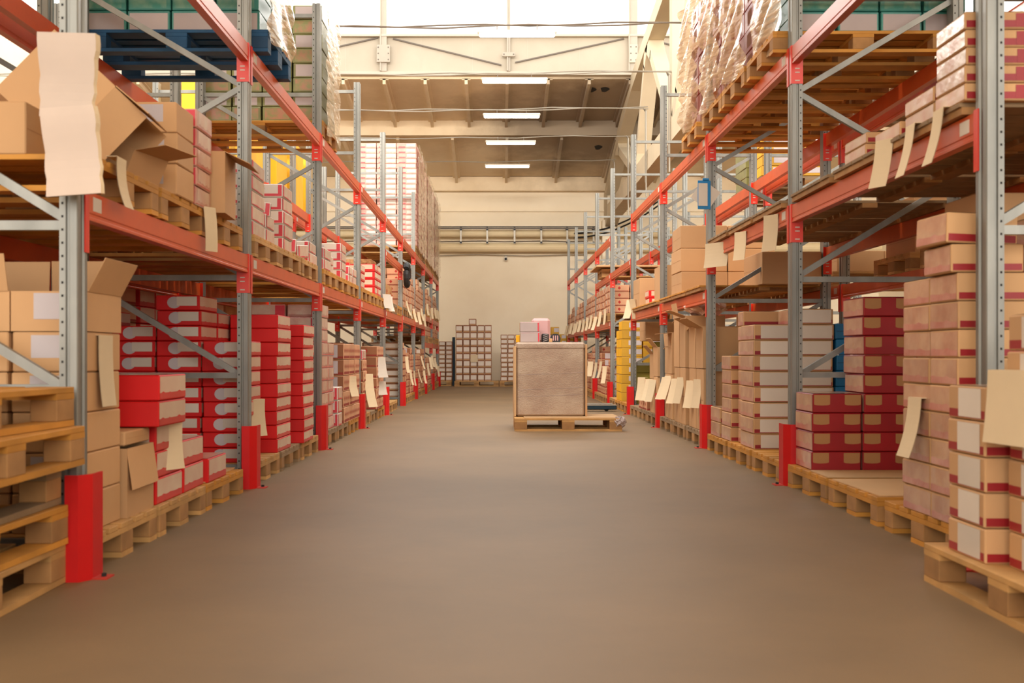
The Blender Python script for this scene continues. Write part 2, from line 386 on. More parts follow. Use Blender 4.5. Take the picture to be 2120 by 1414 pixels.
    for a, c in segs:
        b = MB(); za = top[a]; zc = 5.0; mid = lambda t: (a + (c - a) * t, za + (zc - za) * t)
        mem(b, mid(0), mid(.2), .46, .2); mem(b, mid(.18), mid(.86), .2); mem(b, mid(.84), mid(1), .2, .4)
        put('web_member', b, root)
    b = MB(); b.box(X0, X1, 19.15, 19.45, 5, 7.6, 'truss_concrete'); put('web_member', b, root)
    b = MB(); b.box(3.0, 3.4, 30.8, 31.2, 0, 4.7, 'wall_plaster'); struct(put('trim_4', b))
    # pipes, cable rail and camera on the back wall
    for z, r in ((4.32, .1), (3.93, .13)):
        b = MB(); b.tube([(x, 31.02, z) for x in (-10, 11)], r, 'pipe_paint', 14)
        tag(put('wall_pipe', b), 'thick cream pipe along the far wall, %s of the two' % ('upper' if z > 4.1 else 'lower'), 'pipe')
    b = MB(); b.box(-10, 2.9, 30.78, 30.9, 4.44, 4.48, 'cable'); b.box(-10, 2.9, 30.78, 30.9, 4.5, 4.515, 'black')
    t = tag(put('cable_rail', b), 'dark cable rail running above the far wall pipes', 'cable rail')
    for x in (-1.03, -.28, .5, 1.26, 2.0, 2.75):
        b = MB(); b.box(x - .025, x + .025, 30.8, 30.84, 4.02, 4.47, 'conduit')
        for z in (4.03, 4.4): b.box(x - .03, x + .03, 30.79, 30.81, z, z + .05, 'black')
        b.box(x - .025, x + .025, 30.84, 31.18, 4.46, 4.5, 'black'); put('rail_bracket', b, t)
    b = MB(); b.tube([(-10 + .6 * i, 30.95, 4.1 + .012 * math.sin(i * 2.1)) for i in range(22)], .018, 'cable', 6)
    tag(put('wall_cable', b), 'dark cable slung between the two far wall pipes', 'cable')
    b = MB(); b.tube([(-10 + .6 * i, 31.12, 3.72 + .02 * math.sin(i * 1.3)) for i in range(22)], .012, 'conduit', 6)
    tag(put('wall_cable', b), 'thin pale cable sagging below the far wall pipes', 'cable')
    c = empty('security_camera', 'small white security camera high on the far wall', 'camera', (.25, 31.2, 3.66))
    b = MB(); b.box(-.04, .04, -.06, 0, -.03, .06, 'camera_white', ch=.01); put('bracket', b, c)
    b = MB(); b.tube([(0, -.06, -.02), (0, -.16, -.05)], .05, 'camera_white', 12); b.tube([(0, -.16, -.05), (0, -.17, -.053)], .035, 'black', 12); put('lens_head', b, c)
    b = MB(); b.box(-1.25, -1.17, 30.2, 30.28, 0, 1.35, 'steel_blue'); tag(put('steel_post', b), 'slim dark steel post by the far wall between two carton stacks', 'post')
    # thick black cables by the truss heel
    for k, dz in enumerate((0, .12)):
        b = MB(); b.tube([(2.2 + .3 * i, 30.9 - .05 * i, 4.2 + dz + .9 * (i / 8) ** 2) for i in range(9)], .025, 'black', 6)
        tag(put('power_cable', b), 'black power cable curving up by the truss foot, %s of two' % ('lower', 'upper')[k], 'cable')
hall()

def lamps():
    info = [(16.2, 5.66, .30, 'nearest of the row, against the windows'), (19.2, 5.72, .31, 'second nearest of the row'), (22.2, 5.76, .30, 'middle of the row of five'), (25.2, 5.8, .32, 'second farthest of the row'), (28.2, 5.78, .27, 'farthest of the row')]
    for i, (y, z, x, d) in enumerate(info):
        e = empty('fluorescent_lamp', 'white twin tube ceiling lamp, ' + d, 'lamp', (x, y, z))
        b = MB(); b.box(-.59, .59, -.06, .06, 0, .045, 'lamp_body', ch=.015); put('lamp_body', b, e)
        b = MB(); b.box(-.57, .57, -.05, .05, -.045, .0, 'lamp_white', ch=.018); put('diffuser', b, e)
        for sx in (-.3, .3):
            b = MB(); b.box(sx - .006, sx + .006, -.006, .006, .04, .135, 'cable'); put('clip', b, e)
        for q, dy in enumerate((0, .05)):
            if q and i > 2: continue
            b = MB(); b.tube([(-10 + .655 * k, y + dy, z + .1 + dy * .6 + .02 * math.sin(k * 1.7 + i + q * 2) + (.06 * max(0, (k - 14) / 6))) for k in range(21)], .012, 'cable' if i < 1 else 'conduit', 6)
            tag(put('support_cable', b), '%s steel wire across the hall carrying the lamp %s' % (('lower', 'upper')[q], d.split(',')[0]), 'cable')
        if i:
            b = MB(); b.tube([(3.0, y, z + .16), (3.06, y, z + .1), (3.06, y, 4.1)], .016, 'conduit', 6); b.tube([(3.03, y + .1, z + .16), (3.06, y + .1, z + .1), (3.06, y + .1, 4.4)], .014, 'conduit', 6)
            tag(put('conduit', b), 'grey conduit dropping down the truss by the lamp %s' % d.split(',')[0], 'conduit')
lamps()

# ------------------------------------------------------------------ racking
YL = {i: 4.14 + 2.8 * i for i in range(-1, 10)}
YR = {i: 4.29 + 2.8 * i for i in range(-1, 10)}
PN = ['nearest', 'second', 'third', 'fourth', 'fifth', 'sixth', 'seventh', 'eighth', 'ninth', 'farthest']
FX = {-1: 1.585, 1: 1.918}                 # |X| of the posts' aisle face
DEPTH = 1.05
CM = {}
def post_mesh(s, H=4.0, holes=True):
    """upright: aisle side at local x = 0, body runs away from the aisle (direction s)"""
    key = ('post', s, H, holes)
    if key in CM: return CM[key]
    b = MB(); pr = [(0, -.045), (0, -.02), (.008, -.014), (.008, .014), (0, .02), (0, .045), (.004, .05), (.03, .05), (.034, .042), (.042, .042), (.046, .05), (.07, .05), (.07, -.05), (.046, -.05), (.042, -.042), (.034, -.042), (.03, -.05), (.004, -.05)]
    b.prism([(s * u, v) for u, v in pr], 2, 0.006, H, 'zinc')
    b.box(-s * .02, s * .09, -.07, .07, 0, .006, 'zinc')
    if holes:
        z = .12
        while z < H - .04:
            b.box(s * .054, s * .062, -.0508, -.049, z, z + .009, 'hole')
            z += .05
    CM[key] = b.mesh('post'); return CM[key]
def frame(s, y, x0, label, H=4.0, holes=True, grp=None):
    e = empty('upright_frame', label, 'rack frame', (s * x0, y, 0), group=grp)
    put('post', post_mesh(s, H, holes), e); put('post', post_mesh(-s, H, holes), e, (s * (DEPTH + .07), 0, 0))
    key = ('brace', s)
    if key not in CM:
        out = []
        a, c = s * .07, s * DEPTH
        def hz(z): b = MB(); b.box(a, c, -.016, .016, z - .018, z + .018, 'zinc'); b.box(a, c, -.02, -.016, z - .018, z - .012, 'zinc'); out.append(b.mesh('brace'))
        def dg(zf, zr): b = MB(); b.bar((a - s * .01, 0, zf), (c + s * .01, 0, zr), .036, .03, 'zinc'); out.append(b.mesh('brace'))
        for z in (.13, .72, 1.345, 3.19, 3.9): hz(z)
        for f, r in ((.72, 1.33), (1.37, 1.98), (2.56, 1.98), (2.58, 3.17)): dg(f, r)
        CM[key] = out
    for me in CM[key]: put('brace', me, e)
    return e
def beam_mesh(s, L):
    key = ('beam', s, L)
    if key in CM: return CM[key]
    b = MB(); pr = [(0, -.115), (.048, -.115), (.048, 0), (.012, 0), (.012, -.004), (0, -.004), (0, -.085), (.004, -.089), (.004, -.1), (0, -.104)]
    b.prism([(s * u, v) for u, v in pr], 1, -L / 2, L / 2, 'beam_red')
    CM[key] = b.mesh('shelf_beam')
    p = MB(); p.box(0, s * .072, -.004, 0, -.245, .004, 'plate_red'); p.box(-s * .005, 0, -.004, .036, -.245, .004, 'plate_red')
    for z in (-.15, -.175, -.228): p.box(s * .02, s * .05, -.0052, -.004, z, z + .007, 'slot')
    CM[('pl', s, 1)] = p.mesh('end_plate')
    p = MB(); p.box(0, s * .072, 0, .004, -.245, .004, 'plate_red'); p.box(-s * .005, 0, -.036, .004, -.245, .004, 'plate_red')
    CM[('pl', s, 0)] = p.mesh('end_plate')
    p = MB(); p.box(-s * .0012, 0, 0, .09, -.075, -.02, 'paper'); CM[('st', s)] = p.mesh('sticker')
    return CM[key]
def beam(s, y0, y1, z, x0, label, rear=False):
    L = y1 - y0 - .108; d = s if not rear else -s
    me = beam_mesh(d, round(L, 3))
    o = tag(put('shelf_beam', me, None, (s * x0, (y0 + y1) / 2, z)), label, 'shelf beam')
    put('end_plate', CM[('pl', d, 1)], o, (0, L / 2 + .003, 0)); put('end_plate', CM[('pl', d, 0)], o, (0, -L / 2 - .003, 0))
    if not rear and y0 < 20: put('sticker', CM[('st', d)], o, (0, -L / 2 + .05, 0))
    return o
LV = {-1: {0: (1.49, 2.835), 1: (1.49, 2.835), 2: (1.49, 2.835), 3: (1.49, 2.835), 4: (1.49, 2.35, 2.835), 5: (1.52, 2.835), 6: (1.52, 2.835), 7: (1.13, 1.73, 2.835), 8: (1.13, 1.73, 2.835)},
      1: {0: (1.828, 2.86), 1: (1.828, 2.86), 2: (1.445, 2.86), 3: (1.445, 2.86), 4: (2.23,), 5: (1.42, 2.23, 2.86), 6: (1.42, 2.86), 7: (1.42, 2.86), 8: (1.42, 2.86)}}
SN = {-1: 'left', 1: 'right'}
def level_word(zs, z):
    n = len(zs); k = sorted(zs).index(z)
    if n == 1: return 'only'
    if n == 2: return ('lower', 'upper')[k]
    return ('lowest', 'middle', 'upper')[k]
def racks():
    for s, Y in ((-1, YL), (1, YR)):
        for i in range(0, 10):
            frame(s, Y[i], FX[s], 'galvanised rack frame with perforated posts, %s along the %s of the aisle' % (PN[i], SN[s]), H=4.0)
        for k in range(9):
            for z in LV[s][k]:
                wd = level_word(LV[s][k], z)
                beam(s, Y[k], Y[k + 1], z, FX[s], 'red front shelf beam, %s one past the %s %s post' % (wd, PN[k], SN[s]))
                beam(s, Y[k], Y[k + 1], z, FX[s] + DEPTH + .07, 'red back shelf beam, %s one past the %s %s post' % (wd, PN[k], SN[s]), True)
        # column guards
        for i in range(0, 10):
            t = .008
            xo, xi = FX[s] - .055, FX[s] + .03
            pl = [(xi, -.10), (xo + .035, -.10), (xo, -.045), (xo, .06), (xo + t, .06), (xo + t, -.04), (xo + .038, -.10 + t), (xi, -.10 + t)]
            b = MB(); b.prism([(s * p[0], p[1]) for p in pl], 2, 0, .4, 'guard_red')
            g = tag(put('post_guard', b, None, (0, Y[i], 0)), 'red steel guard at the foot of the %s %s post' % (PN[i], SN[s]), 'post guard')
            if i < 5:
                b = MB(); b.box(s * (xo - .055), s * (xo + .01), -.05, .03, 0, .006, 'guard_dark'); b.tube([(s * (xo - .03), -.01, .006), (s * (xo - .03), -.01, .018)], .01, 'hole', 6)
                put('foot_plate', b, g)
    # back to back rows behind, seen through the bays
    for s, x0, Y in ((-1, 2.86, YL), (1, 3.14, YR)):
        for i in range(0, 10 if s > 0 else 6):
            frame(s, Y[i], x0, 'rack frame of the row behind the %s rack, in line with the %s post' % (SN[s], PN[i]), holes=i < 5)
        for k in range(0, 9):
            for z in (1.49, 2.84):
                if s == -1 and k > 4: continue
                beam(s, Y[k], Y[k + 1], z, x0, 'red beam of the row behind the %s rack, %s, past the %s post' % (SN[s], 'upper' if z > 2 else 'lower', PN[k]))
racks()

# ------------------------------------------------------------------ pallets
def pallet_meshes(wood, blk, thin=False):
    key = ('pal', wood, thin)
    if key in CM: return CM[key]
    # local: length 1.2 along x, width .8 along y, origin bottom centre
    parts = []
    if thin:
        b = MB()
        for k in range(5): b.box(-.6, .6, -.4 + k * .1638, -.4 + k * .1638 + .145, .03, .048, wood, ch=.002)
        parts.append(('deck', b.mesh('deck'), (0, 0, 0)))
        me = MB().box(-.05, .05, -.4, .4, 0, .03, blk).mesh('runner')
        for x in (-.54, 0, .54): parts.append(('runner', me, (x, 0, 0)))
        CM[key] = parts; return parts
    b = MB()
    for k, wd in enumerate((.145, .1, .145, .1, .145)):
        yc = (-.3275, -.165, 0, .165, .3275)[k]; b.box(-.6, .6, yc - wd / 2, yc + wd / 2, .122, .144, wood, ch=.002)
    for x in (-.53, 0, .53): b.box(x - .07, x + .07, -.4, .4, .1, .122, wood)
    parts.append(('deck', b.mesh('deck'), (0, 0, 0)))
    be = MB().box(-.07, .07, -.05, .05, 0, .078, blk, ch=.003).mesh('block'); bm = MB().box(-.07, .07, -.0725, .0725, 0, .078, blk, ch=.003).mesh('block')
    for y, me in ((-.35, be), (0, bm), (.35, be)):
        for x in (-.53, 0, .53): parts.append(('block', me, (x, y, .022)))
    r1 = MB().box(-.6, .6, -.05, .05, 0, .022, wood).mesh('runner'); r2 = MB().box(-.6, .6, -.0725, .0725, 0, .022, wood).mesh('runner')
    for y, me in ((-.35, r1), (0, r2), (.35, r1)): parts.append(('runner', me, (0, y, 0)))
    CM[key] = parts
    j = MB()
    return parts
def joined_pallet(wood, blk):
    key = ('jp', wood)
    if key in CM: return CM[key]
    b = MB()
    for k, wd in enumerate((.145, .1, .145, .1, .145)):
        yc = (-.3275, -.165, 0, .165, .3275)[k]; b.box(-.6, .6, yc - wd / 2, yc + wd / 2, .122, .144, wood)
    for x in (-.53, 0, .53): b.box(x - .07, x + .07, -.4, .4, .1, .122, wood)
    for y, h in ((-.35, .05), (0, .0725), (.35, .05)):
        for x in (-.53, 0, .53): b.box(x - .07, x + .07, y - h, y + h, .022, .1, blk)
        b.box(-.6, .6, y - h, y + h, 0, .022, wood)
    CM[key] = b.mesh('pallet'); return CM[key]
PAL = []
def pallet(s, y0, z, label, x0=None, wood='wood', blk='block_wood', thin=False, turn=False, rz=None, cx=None, cy=None, grp=None):
    """y0: near edge; x0: |X| of the aisle edge"""
    x0 = (1.575 if s < 0 else 1.885) if x0 is None else x0
    if cx is None: cx = s * (x0 + (.4 if turn else .6))
    if cy is None: cy = y0 + (.6 if turn else .4)
    rz = (random.uniform(-.012, .012) if rz is None else rz) + (math.pi / 2 if turn else 0)
    if cy > 19 and not thin:
        o = put('pallet', joined_pallet(wood, blk), None, (cx, cy, z), (0, 0, rz)); return tag(o, label, 'pallet', grp)
    e = empty('pallet', label, 'pallet', (cx, cy, z), (0, 0, rz), grp)
    for n, me, loc in pallet_meshes(wood, blk, thin): put(n, me, e, loc)
    return e
NTH = ['first', 'second', 'third']
def bay_pallets(s, k, z, lvl, starts, **kw):
    Y = YL if s < 0 else YR
    for n, y in enumerate(starts):
        w_ = random.choice(['wood', 'wood', 'wood_grey', 'wood_gold']) if 'wood' not in kw else kw['wood']
        kk = dict(kw); kk['wood'] = w_
        pallet(s, Y[k] + .07 + y, z, 'wooden pallet %s, %s one past the %s %s post' % (lvl, NTH[n], PN[k], SN[s]), **kk)

# ------------------------------------------------------------------ cartons
# pattern: (face, shape, u0, v0, u1, v1, material); faces A aisle (u near->far), N near (u aisle->inner), T top
def lab(f, u0, v0, u1, v1, m_='paper'): return (f, 'L', u0, v0, u1, v1, m_)
KIND = {
 'keyhole': ('red', [('A', 'wv', 0, .3, 1, 1, 'cream_box'), ('A', 'r', 0, 0, 1, .28, 'red_print'), ('N', 'e', .42, .12, .74, .92, 'paper_lilac'), lab('N', .06, .3, .52, .92)]),
 'redsolid': ('red', [('A', 'wv', .02, .3, 1, 1, 'cream_box'), ('A', 'r', 0, 0, 1, .3, 'red_print'), ('T', 'r', 0, 0, 1, 1, 'film_white')]),
 'redband': ('red', [('A', 'wv', .04, .32, .98, .97, 'cream_box'), ('A', 'r', 0, 0, 1, .3, 'red_print'), ('N', 'r', .1, .3, .8, .9, 'cream_box'), ('T', 'r', 0, 0, 1, 1, 'film_white')]),
 'whitered': ('white_box', [('N', 'r', 0, 0, 1, .26, 'rose'), ('N', 'r', 0, .26, .12, 1, 'rose'), ('N', 'e', .45, .4, .9, .9, 'paper_lilac'), ('A', 'r', 0, 0, 1, 1, 'film_white'), ('A', 'r', 0, 0, .12, 1, 'rose'), ('A', 'wv', .1, 0, .9, .14, 'rose')]),
 'pinkwrap': ('film_pink', [('A', 'wv', .12, .25, .9, .95, 'film_white'), ('A', 'r', 0, 0, 1, .1, 'rose'), ('N', 'r', 0, 0, .3, 1, 'rose'), ('N', 'r', .3, .2, 1, 1, 'film_white')]),
 'plain': ('kraft', [lab('N', .2, .35, .75, .92, 'paper_lilac'), ('T', 'r', .46, 0, .54, 1, 'kraft_dark')]),
 'blank': ('kraft', [('T', 'r', .46, 0, .54, 1, 'kraft_dark'), ('A', 'r', .0, .49, 1, .5, 'kraft_dark')]),
 'diamond': ('pink_card', [('A', 'r', 0, .06, 1, .2, 'brick_band'), ('N', 'r', 0, 0, 1, 1, 'brown_card'), ('N', 'r', 0, .06, 1, .2, 'brick_band'), ('N', 'd', .42, .3, .58, .8, 'diamond_red'), ('A', 'd', .2, .4, .3, .8, 'diamond_red'), ('A', 'd', .68, .4, .78, .8, 'diamond_red')]),
 'lilac': ('pink_card', [('A', 'r', 0, .08, 1, .24, 'brick_band'), ('N', 'r', 0, 0, 1, 1, 'brown_card'), ('N', 'r', 0, .06, 1, .2, 'brick_band'), lab('N', .2, .12, .85, .92, 'paper_lilac')] + [('A', 'd', .1 + .16 * q, .4, .16 + .16 * q, .75, 'diamond_red') for q in range(6)]),
 'diamondside': ('pink_card', [('N', 'r', 0, .04, 1, .16, 'brick_band'), ('A', 'r', 0, .04, 1, .16, 'brick_band'), ('N', 'd', .42, .3, .58, .8, 'diamond_red'), ('A', 'd', .42, .35, .58, .8, 'diamond_red'), lab('A', .1, .4, .32, .9)]),
 'labelboard': ('brown_card', [lab('N', .08, .2, .92, .85), ('N', 'r', 0, .02, 1, .12, 'kraft_light'), ('A', 'r', 0, 0, 1, 1, 'pink_card'), ('A', 'r', 0, .06, 1, .18, 'brick_band')]),
 'taped': ('kraft', [('N', 'r', 0, .02, 1, .3, 'crimson'), ('A', 'r', 0, 0, 1, 1, 'kraft_film'), ('A', 'wv', .0, .02, 1, .3, 'film_pink'), ('T', 'r', 0, 0, 1, 1, 'kraft_film')]),
 'tapedlabel': ('kraft', [('N', 'r', 0, .02, 1, .3, 'crimson'), lab('N', .17, .1, .95, .95), ('A', 'r', 0, 0, 1, 1, 'kraft_film'), ('A', 'wv', 0, .02, 1, .3, 'film_pink'), ('T', 'r', 0, 0, 1, 1, 'kraft_film')]),
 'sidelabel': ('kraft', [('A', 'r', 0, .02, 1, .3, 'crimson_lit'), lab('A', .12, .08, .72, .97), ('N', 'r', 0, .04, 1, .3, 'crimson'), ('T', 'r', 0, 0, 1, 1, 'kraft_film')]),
 'cutout': ('crimson', [('N', 'c', 0, .38, .35, 1, 'kraft_dark'), ('N', 'c', .65, .38, 1, 1, 'kraft_dark'), ('A', 'r', 0, 0, 1, 1, 'film_pink'), ('A', 'wv', .05, .35, .95, 1, 'kraft_film'), ('T', 'r', 0, 0, 1, 1, 'kraft_film')]),
 'flat': ('kraft', [('A', 'r', 0, 0, 1, 1, 'film_white'), ('N', 'r', 0, .04, .7, .5, 'crimson'), ('N', 'r', .7, 0, 1, 1, 'crimson'), ('T', 'r', 0, 0, 1, 1, 'film_white')]),
 'roseflat': ('film_pink', [('A', 'r', 0, 0, 1, 1, 'film_white'), ('N', 'r', 0, .02, 1, .1, 'crimson')]),
 'green': ('green_box', [lab('N', .15, .1, .92, .92, 'grey_lilac')]),
 'greenprint': ('green_box', [('N', 'r', .08, .12, .92, .9, 'green_print')]),
 'teal': ('teal', [lab('N', .05, .06, .95, .88, 'grey_lilac')]),
 'tealprint': ('teal', [('N', 'r', .1, .1, .95, .95, 'teal_print')]),
 'blue': ('blue_box', [('N', 'r', 0, .49, 1, .52, 'steel_blue')]),
 'yellow': ('mustard', [('A', 'r', 0, 0, 1, 1, 'yellow'), lab('N', .35, .3, 1, .85, 'paper_lilac')]),
 'bigyellow': ('yellow', [('N', 'r', .45, 0, .6, 1, 'mustard')]),
 'olive': ('olive', [('A', 'r', .3, .3, .7, .7, 'mustard')]),
 'pinkline': ('pink_white', [('N', 'r', 0, 0, 1, .12, 'film_pink'), ('N', 'r', .55, .12, .9, .3, 'rose'), ('N', 'r', .05, .3, .5, .85, 'white_box'), ('A', 'r', 0, 0, 1, .12, 'rose')]),
 'redtall': ('red_brown', [lab('N', .12, .3, .9, .85, 'grey_lilac'), ('A', 'r', .3, .2, .7, .8, 'brown_card')]),
 'floral': ('floral', [('N', 'd', .1, .55, .22, .85, 'diamond_red'), ('N', 'd', .55, .3, .67, .6, 'diamond_red'), ('N', 'd', .8, .62, .92, .9, 'diamond_red'), ('A', 'd', .1, .2, .3, .5, 'diamond_red'), ('A', 'd', .6, .5, .8, .8, 'diamond_red'), ('N', 'r', 0, 0, 1, .04, 'orange_box')]),
 'orange': ('orange_box', [('N', 'r', 0, .5, 1, .52, 'brick_band')]),
 'greyedge': ('grey_lilac', [('N', 'r', 0, .93, 1, 1, 'rose'), ('N', 'r', .9, 0, 1, 1, 'rose'), ('A', 'r', 0, 0, 1, 1, 'kraft')]),
 'mustard': ('mustard', [('N', 'r', .1, .2, .4, .7, 'kraft')]),
}
KADJ = {'keyhole': 'red keyhole-print carton', 'redsolid': 'plain red carton', 'redband': 'red cream-panelled carton', 'whitered': 'white red-striped carton', 'pinkwrap': 'pink film-wrapped carton', 'plain': 'labelled brown carton', 'blank': 'plain brown carton', 'diamond': 'brown red-diamond carton', 'lilac': 'lilac-labelled diamond carton', 'diamondside': 'red-diamond carton', 'labelboard': 'white-labelled brown carton', 'taped': 'red-banded wrapped carton', 'tapedlabel': 'white-labelled red-banded carton', 'sidelabel': 'big-labelled red-banded carton', 'cutout': 'crimson brown-patched carton', 'flat': 'flat film-wrapped carton', 'roseflat': 'dusky pink carton', 'green': 'labelled green carton', 'greenprint': 'pink-printed green carton', 'teal': 'labelled teal carton', 'tealprint': 'printed teal carton', 'blue': 'blue carton', 'yellow': 'labelled yellow carton', 'bigyellow': 'tall yellow carton', 'olive': 'olive green carton', 'pinkline': 'white pink-lined carton', 'redtall': 'red-brown labelled carton', 'floral': 'floral red-diamond carton', 'orange': 'orange carton', 'mustard': 'mustard carton', 'greyedge': 'grey carton'}
def carton_mesh(kind, s, w_, d, h, sep):
    key = (kind, s, round(w_, 3), round(d, 3), round(h, 3), sep)
    if key in CM: return CM[key]
    base, pats = KIND[kind]; g = .0025
    b = MB(); b.box(-w_ / 2 + g, w_ / 2 - g, -d / 2 + g, d / 2 - g, 0, h - g, base, ch=.005)
    labs = []; lay = 0
    def P(face, u, v, off):
        if face == 'A': return (-s * (w_ / 2 - g + off), -d / 2 + g + u * (d - 2 * g), v * (h - g))
        if face == 'N': return (-s * (w_ / 2 - g) + s * u * (w_ - 2 * g), -(d / 2 - g + off), v * (h - g))
        return (-w_ / 2 + g + u * (w_ - 2 * g), -d / 2 + g + v * (d - 2 * g), h - g + off)
    flip = {'A': s > 0, 'N': s < 0, 'T': False}
    for n, (f, sh, u0, v0, u1, v1, m_) in enumerate(pats):
        mu = .007 / (d if f == 'A' else w_); mv = .007 / (h if f != 'T' else d)
        U0, U1 = max(u0, mu), min(u1, 1 - mu); V0, V1 = max(v0, mv), min(v1, 1 - mv)
        rr = random.Random(n * 7 + len(kind))
        if sh in ('r', 'L'): pts = [(U0, V0), (U1, V0), (U1, V1), (U0, V1)]
        elif sh == 'e': pts = [((U0 + U1) / 2 + (U1 - U0) / 2 * math.cos(t * math.pi / 8), (V0 + V1) / 2 + (V1 - V0) / 2 * math.sin(t * math.pi / 8)) for t in range(16)]
        elif sh == 'd': pts = [((U0 + U1) / 2, V0), (U1, (V0 + V1) / 2), ((U0 + U1) / 2, V1), (U0, (V0 + V1) / 2)]
        elif sh == 'c': pts = [(U0, V0 + .06), (U0 + (U1 - U0) * .15, V0 + .02), ((U0 + U1) / 2, V0), (U0 + (U1 - U0) * .85, V0 + .02), (U1, V0 + .06), (U1, V1), (U0, V1)]
        elif sh == 'wv':
            low = [(U0 + (U1 - U0) * t / 8, V0 + rr.uniform(-.06, .06)) for t in range(9)] if v1 >= .9 else [(U0, V0), (U1, V0)]
            up = [(U1, V1), (U0, V1)] if v1 >= .9 else [(U1 - (U1 - U0) * t / 8, V1 + rr.uniform(-.05, .05)) for t in range(9)]
            pts = low + up
        off = .0006 * (n + 1)
        P3 = [P(f, u, v, off) for u, v in pts]
        if flip[f]: P3.reverse()
        if sh == 'L' and sep:
            lb = MB(); lb.face(P3, m_); lb.face([P(f, u, v, off - .0005) for u, v in pts][::(1 if flip[f] else -1)], m_)
            labs.append(lb.mesh('paper_label'))
        else: b.face(P3, m_)
    CM[key] = (b.mesh('carton'), labs); return CM[key]
NCART = {}
def carton(kind, s, X, Y, z, w_, d, h, label, group=None, jit=1.0, rot=None):
    """X,Y centre, z bottom"""
    me, labs = carton_mesh(kind, s, w_, d, h, Y < 12.6)
    r = rot if rot is not None else (0, 0, random.uniform(-.018, .018) * jit)
    o = put('carton', me, None, (X + random.uniform(-.004, .004) * jit, Y + random.uniform(-.002, .002) * jit, z), r)
    tag(o, label, 'carton', group); NCART[kind] = NCART.get(kind, 0) + 1
    for l in labs: put('paper_label', l, o)
    return o
def stack(s, kind, y0, x0, z0, nx, ny, rows, dim, place, cols=None, kinds=None, adj=None, gap=.006):
    """cols[(i,j)] overrides rows; kinds(i,j,k) overrides kind"""
    w_, d, h = dim
    for i in range(nx):
        for j in range(ny):
            n = (cols or {}).get((i, j), rows)
            for k in range(n):
                kd = kinds(i, j, k) if kinds else kind
                X = s * (x0 + (i + .5) * w_ + i * gap); Y = y0 + (j + .5) * d + j * gap
                od = 'topmost' if k == n - 1 and n > 1 else (ORD[k] + ' up' if n > 1 else 'alone')
                if nx == 1 and ny == 1: c = ''
                elif ny == 1: c = ('aisle', 'second', 'third', 'fourth', 'fifth', 'sixth')[i] + ' column, '
                elif nx == 1: c = ('near column, ', 'second column, ', 'far column, ')[min(j, 2)]
                else: c = ('%s %s column, ' % (('aisle', 'second', 'third', 'fourth')[i], ('near', 'mid', 'far')[j]))
                lb = '%s %s, %s%s' % (KADJ[kd] if not adj else adj, od, c, place)
                carton(kd, s, X, Y, z0 + k * h, w_ - .002, d - .002, h - .0005, lb)

def open_carton(loc, dim, rot, label, flaps, m_='kraft', grp=None, label_face=None):
    """carton without lid, four flaps given as opening angles (deg from closed) for -y, +x, +y, -x"""
    w_, d, h = dim; t = .005
    e = empty('open_carton', label, 'carton', loc, rot, grp)
    b = MB(); b.box(-w_ / 2, w_ / 2, -d / 2, d / 2, 0, t, m_)
    b.box(-w_ / 2, w_ / 2, -d / 2, -d / 2 + t, t, h, m_); b.box(-w_ / 2, w_ / 2, d / 2 - t, d / 2, t, h, m_)
    b.box(-w_ / 2, -w_ / 2 + t, -d / 2 + t, d / 2 - t, t, h, m_); b.box(w_ / 2 - t, w_ / 2, -d / 2 + t, d / 2 - t, t, h, m_)
    put('body', b, e)
    fl = min(w_, d) / 2
    for k, a in enumerate(flaps):
        if a is None: continue
        ln = w_ if k in (0, 2) else d
        b = MB(); b.box(-ln / 2 + .004, ln / 2 - .004, 0, fl, 0, .004, m_)
        f = put('flap', b, e)
        base = {0: (0, -d / 2, 0), 1: (w_ / 2, 0, math.pi / 2), 2: (0, d / 2, math.pi), 3: (-w_ / 2, 0, -math.pi / 2)}[k]
        f.location = (base[0], base[1], h); f.rotation_euler = Euler((R(a), 0, base[2]), 'XYZ')
    if label_face:
        b = MB(); u0, v0, u1, v1 = label_face; b.box(-w_ / 2 + u0 * w_, -w_ / 2 + u1 * w_, -d / 2 - .002, -d / 2 - .0005, v0 * h, v1 * h, 'paper_lilac'); put('paper_label', b, e)
    return e
def slip(X, Y, z, w_, L, label, rz=0, lean=8, curl=.25, m_='slip', grp=None):
    rz += (-.5 if X < 0 else .5) if Y > 4.9 else 0
    """paper slip hanging with its face towards the aisle (normal along x), origin at the top"""
    b = MB(); n = 7; pr = []
    for k in range(n + 1):
        a = R(lean) + curl * (k / n - .3); pr.append((a, k))
    x = 0; zz = 0; pts = [(0, 0)]
    for k in range(n):
        a = pr[k][0]; x += math.sin(a) * L / n; zz -= math.cos(a) * L / n; pts.append((x, zz))
    th = .0025
    b.box(-.045, .001, -w_ / 2, w_ / 2, -.0012, .0012, m_)
    for (xa, za), (xb, zb) in zip(pts, pts[1:]):
        for sg in (0, 1):
            o = th if sg else 0
            q = [(xa + o, -w_ / 2, za), (xb + o, -w_ / 2, zb), (xb + o, w_ / 2, zb), (xa + o, w_ / 2, za)]
            b.face(q if not sg else q[::-1], m_)
    return tag(put('paper_slip', b, None, (X, Y, z), (0, 0, rz)), label, 'paper slip', grp)
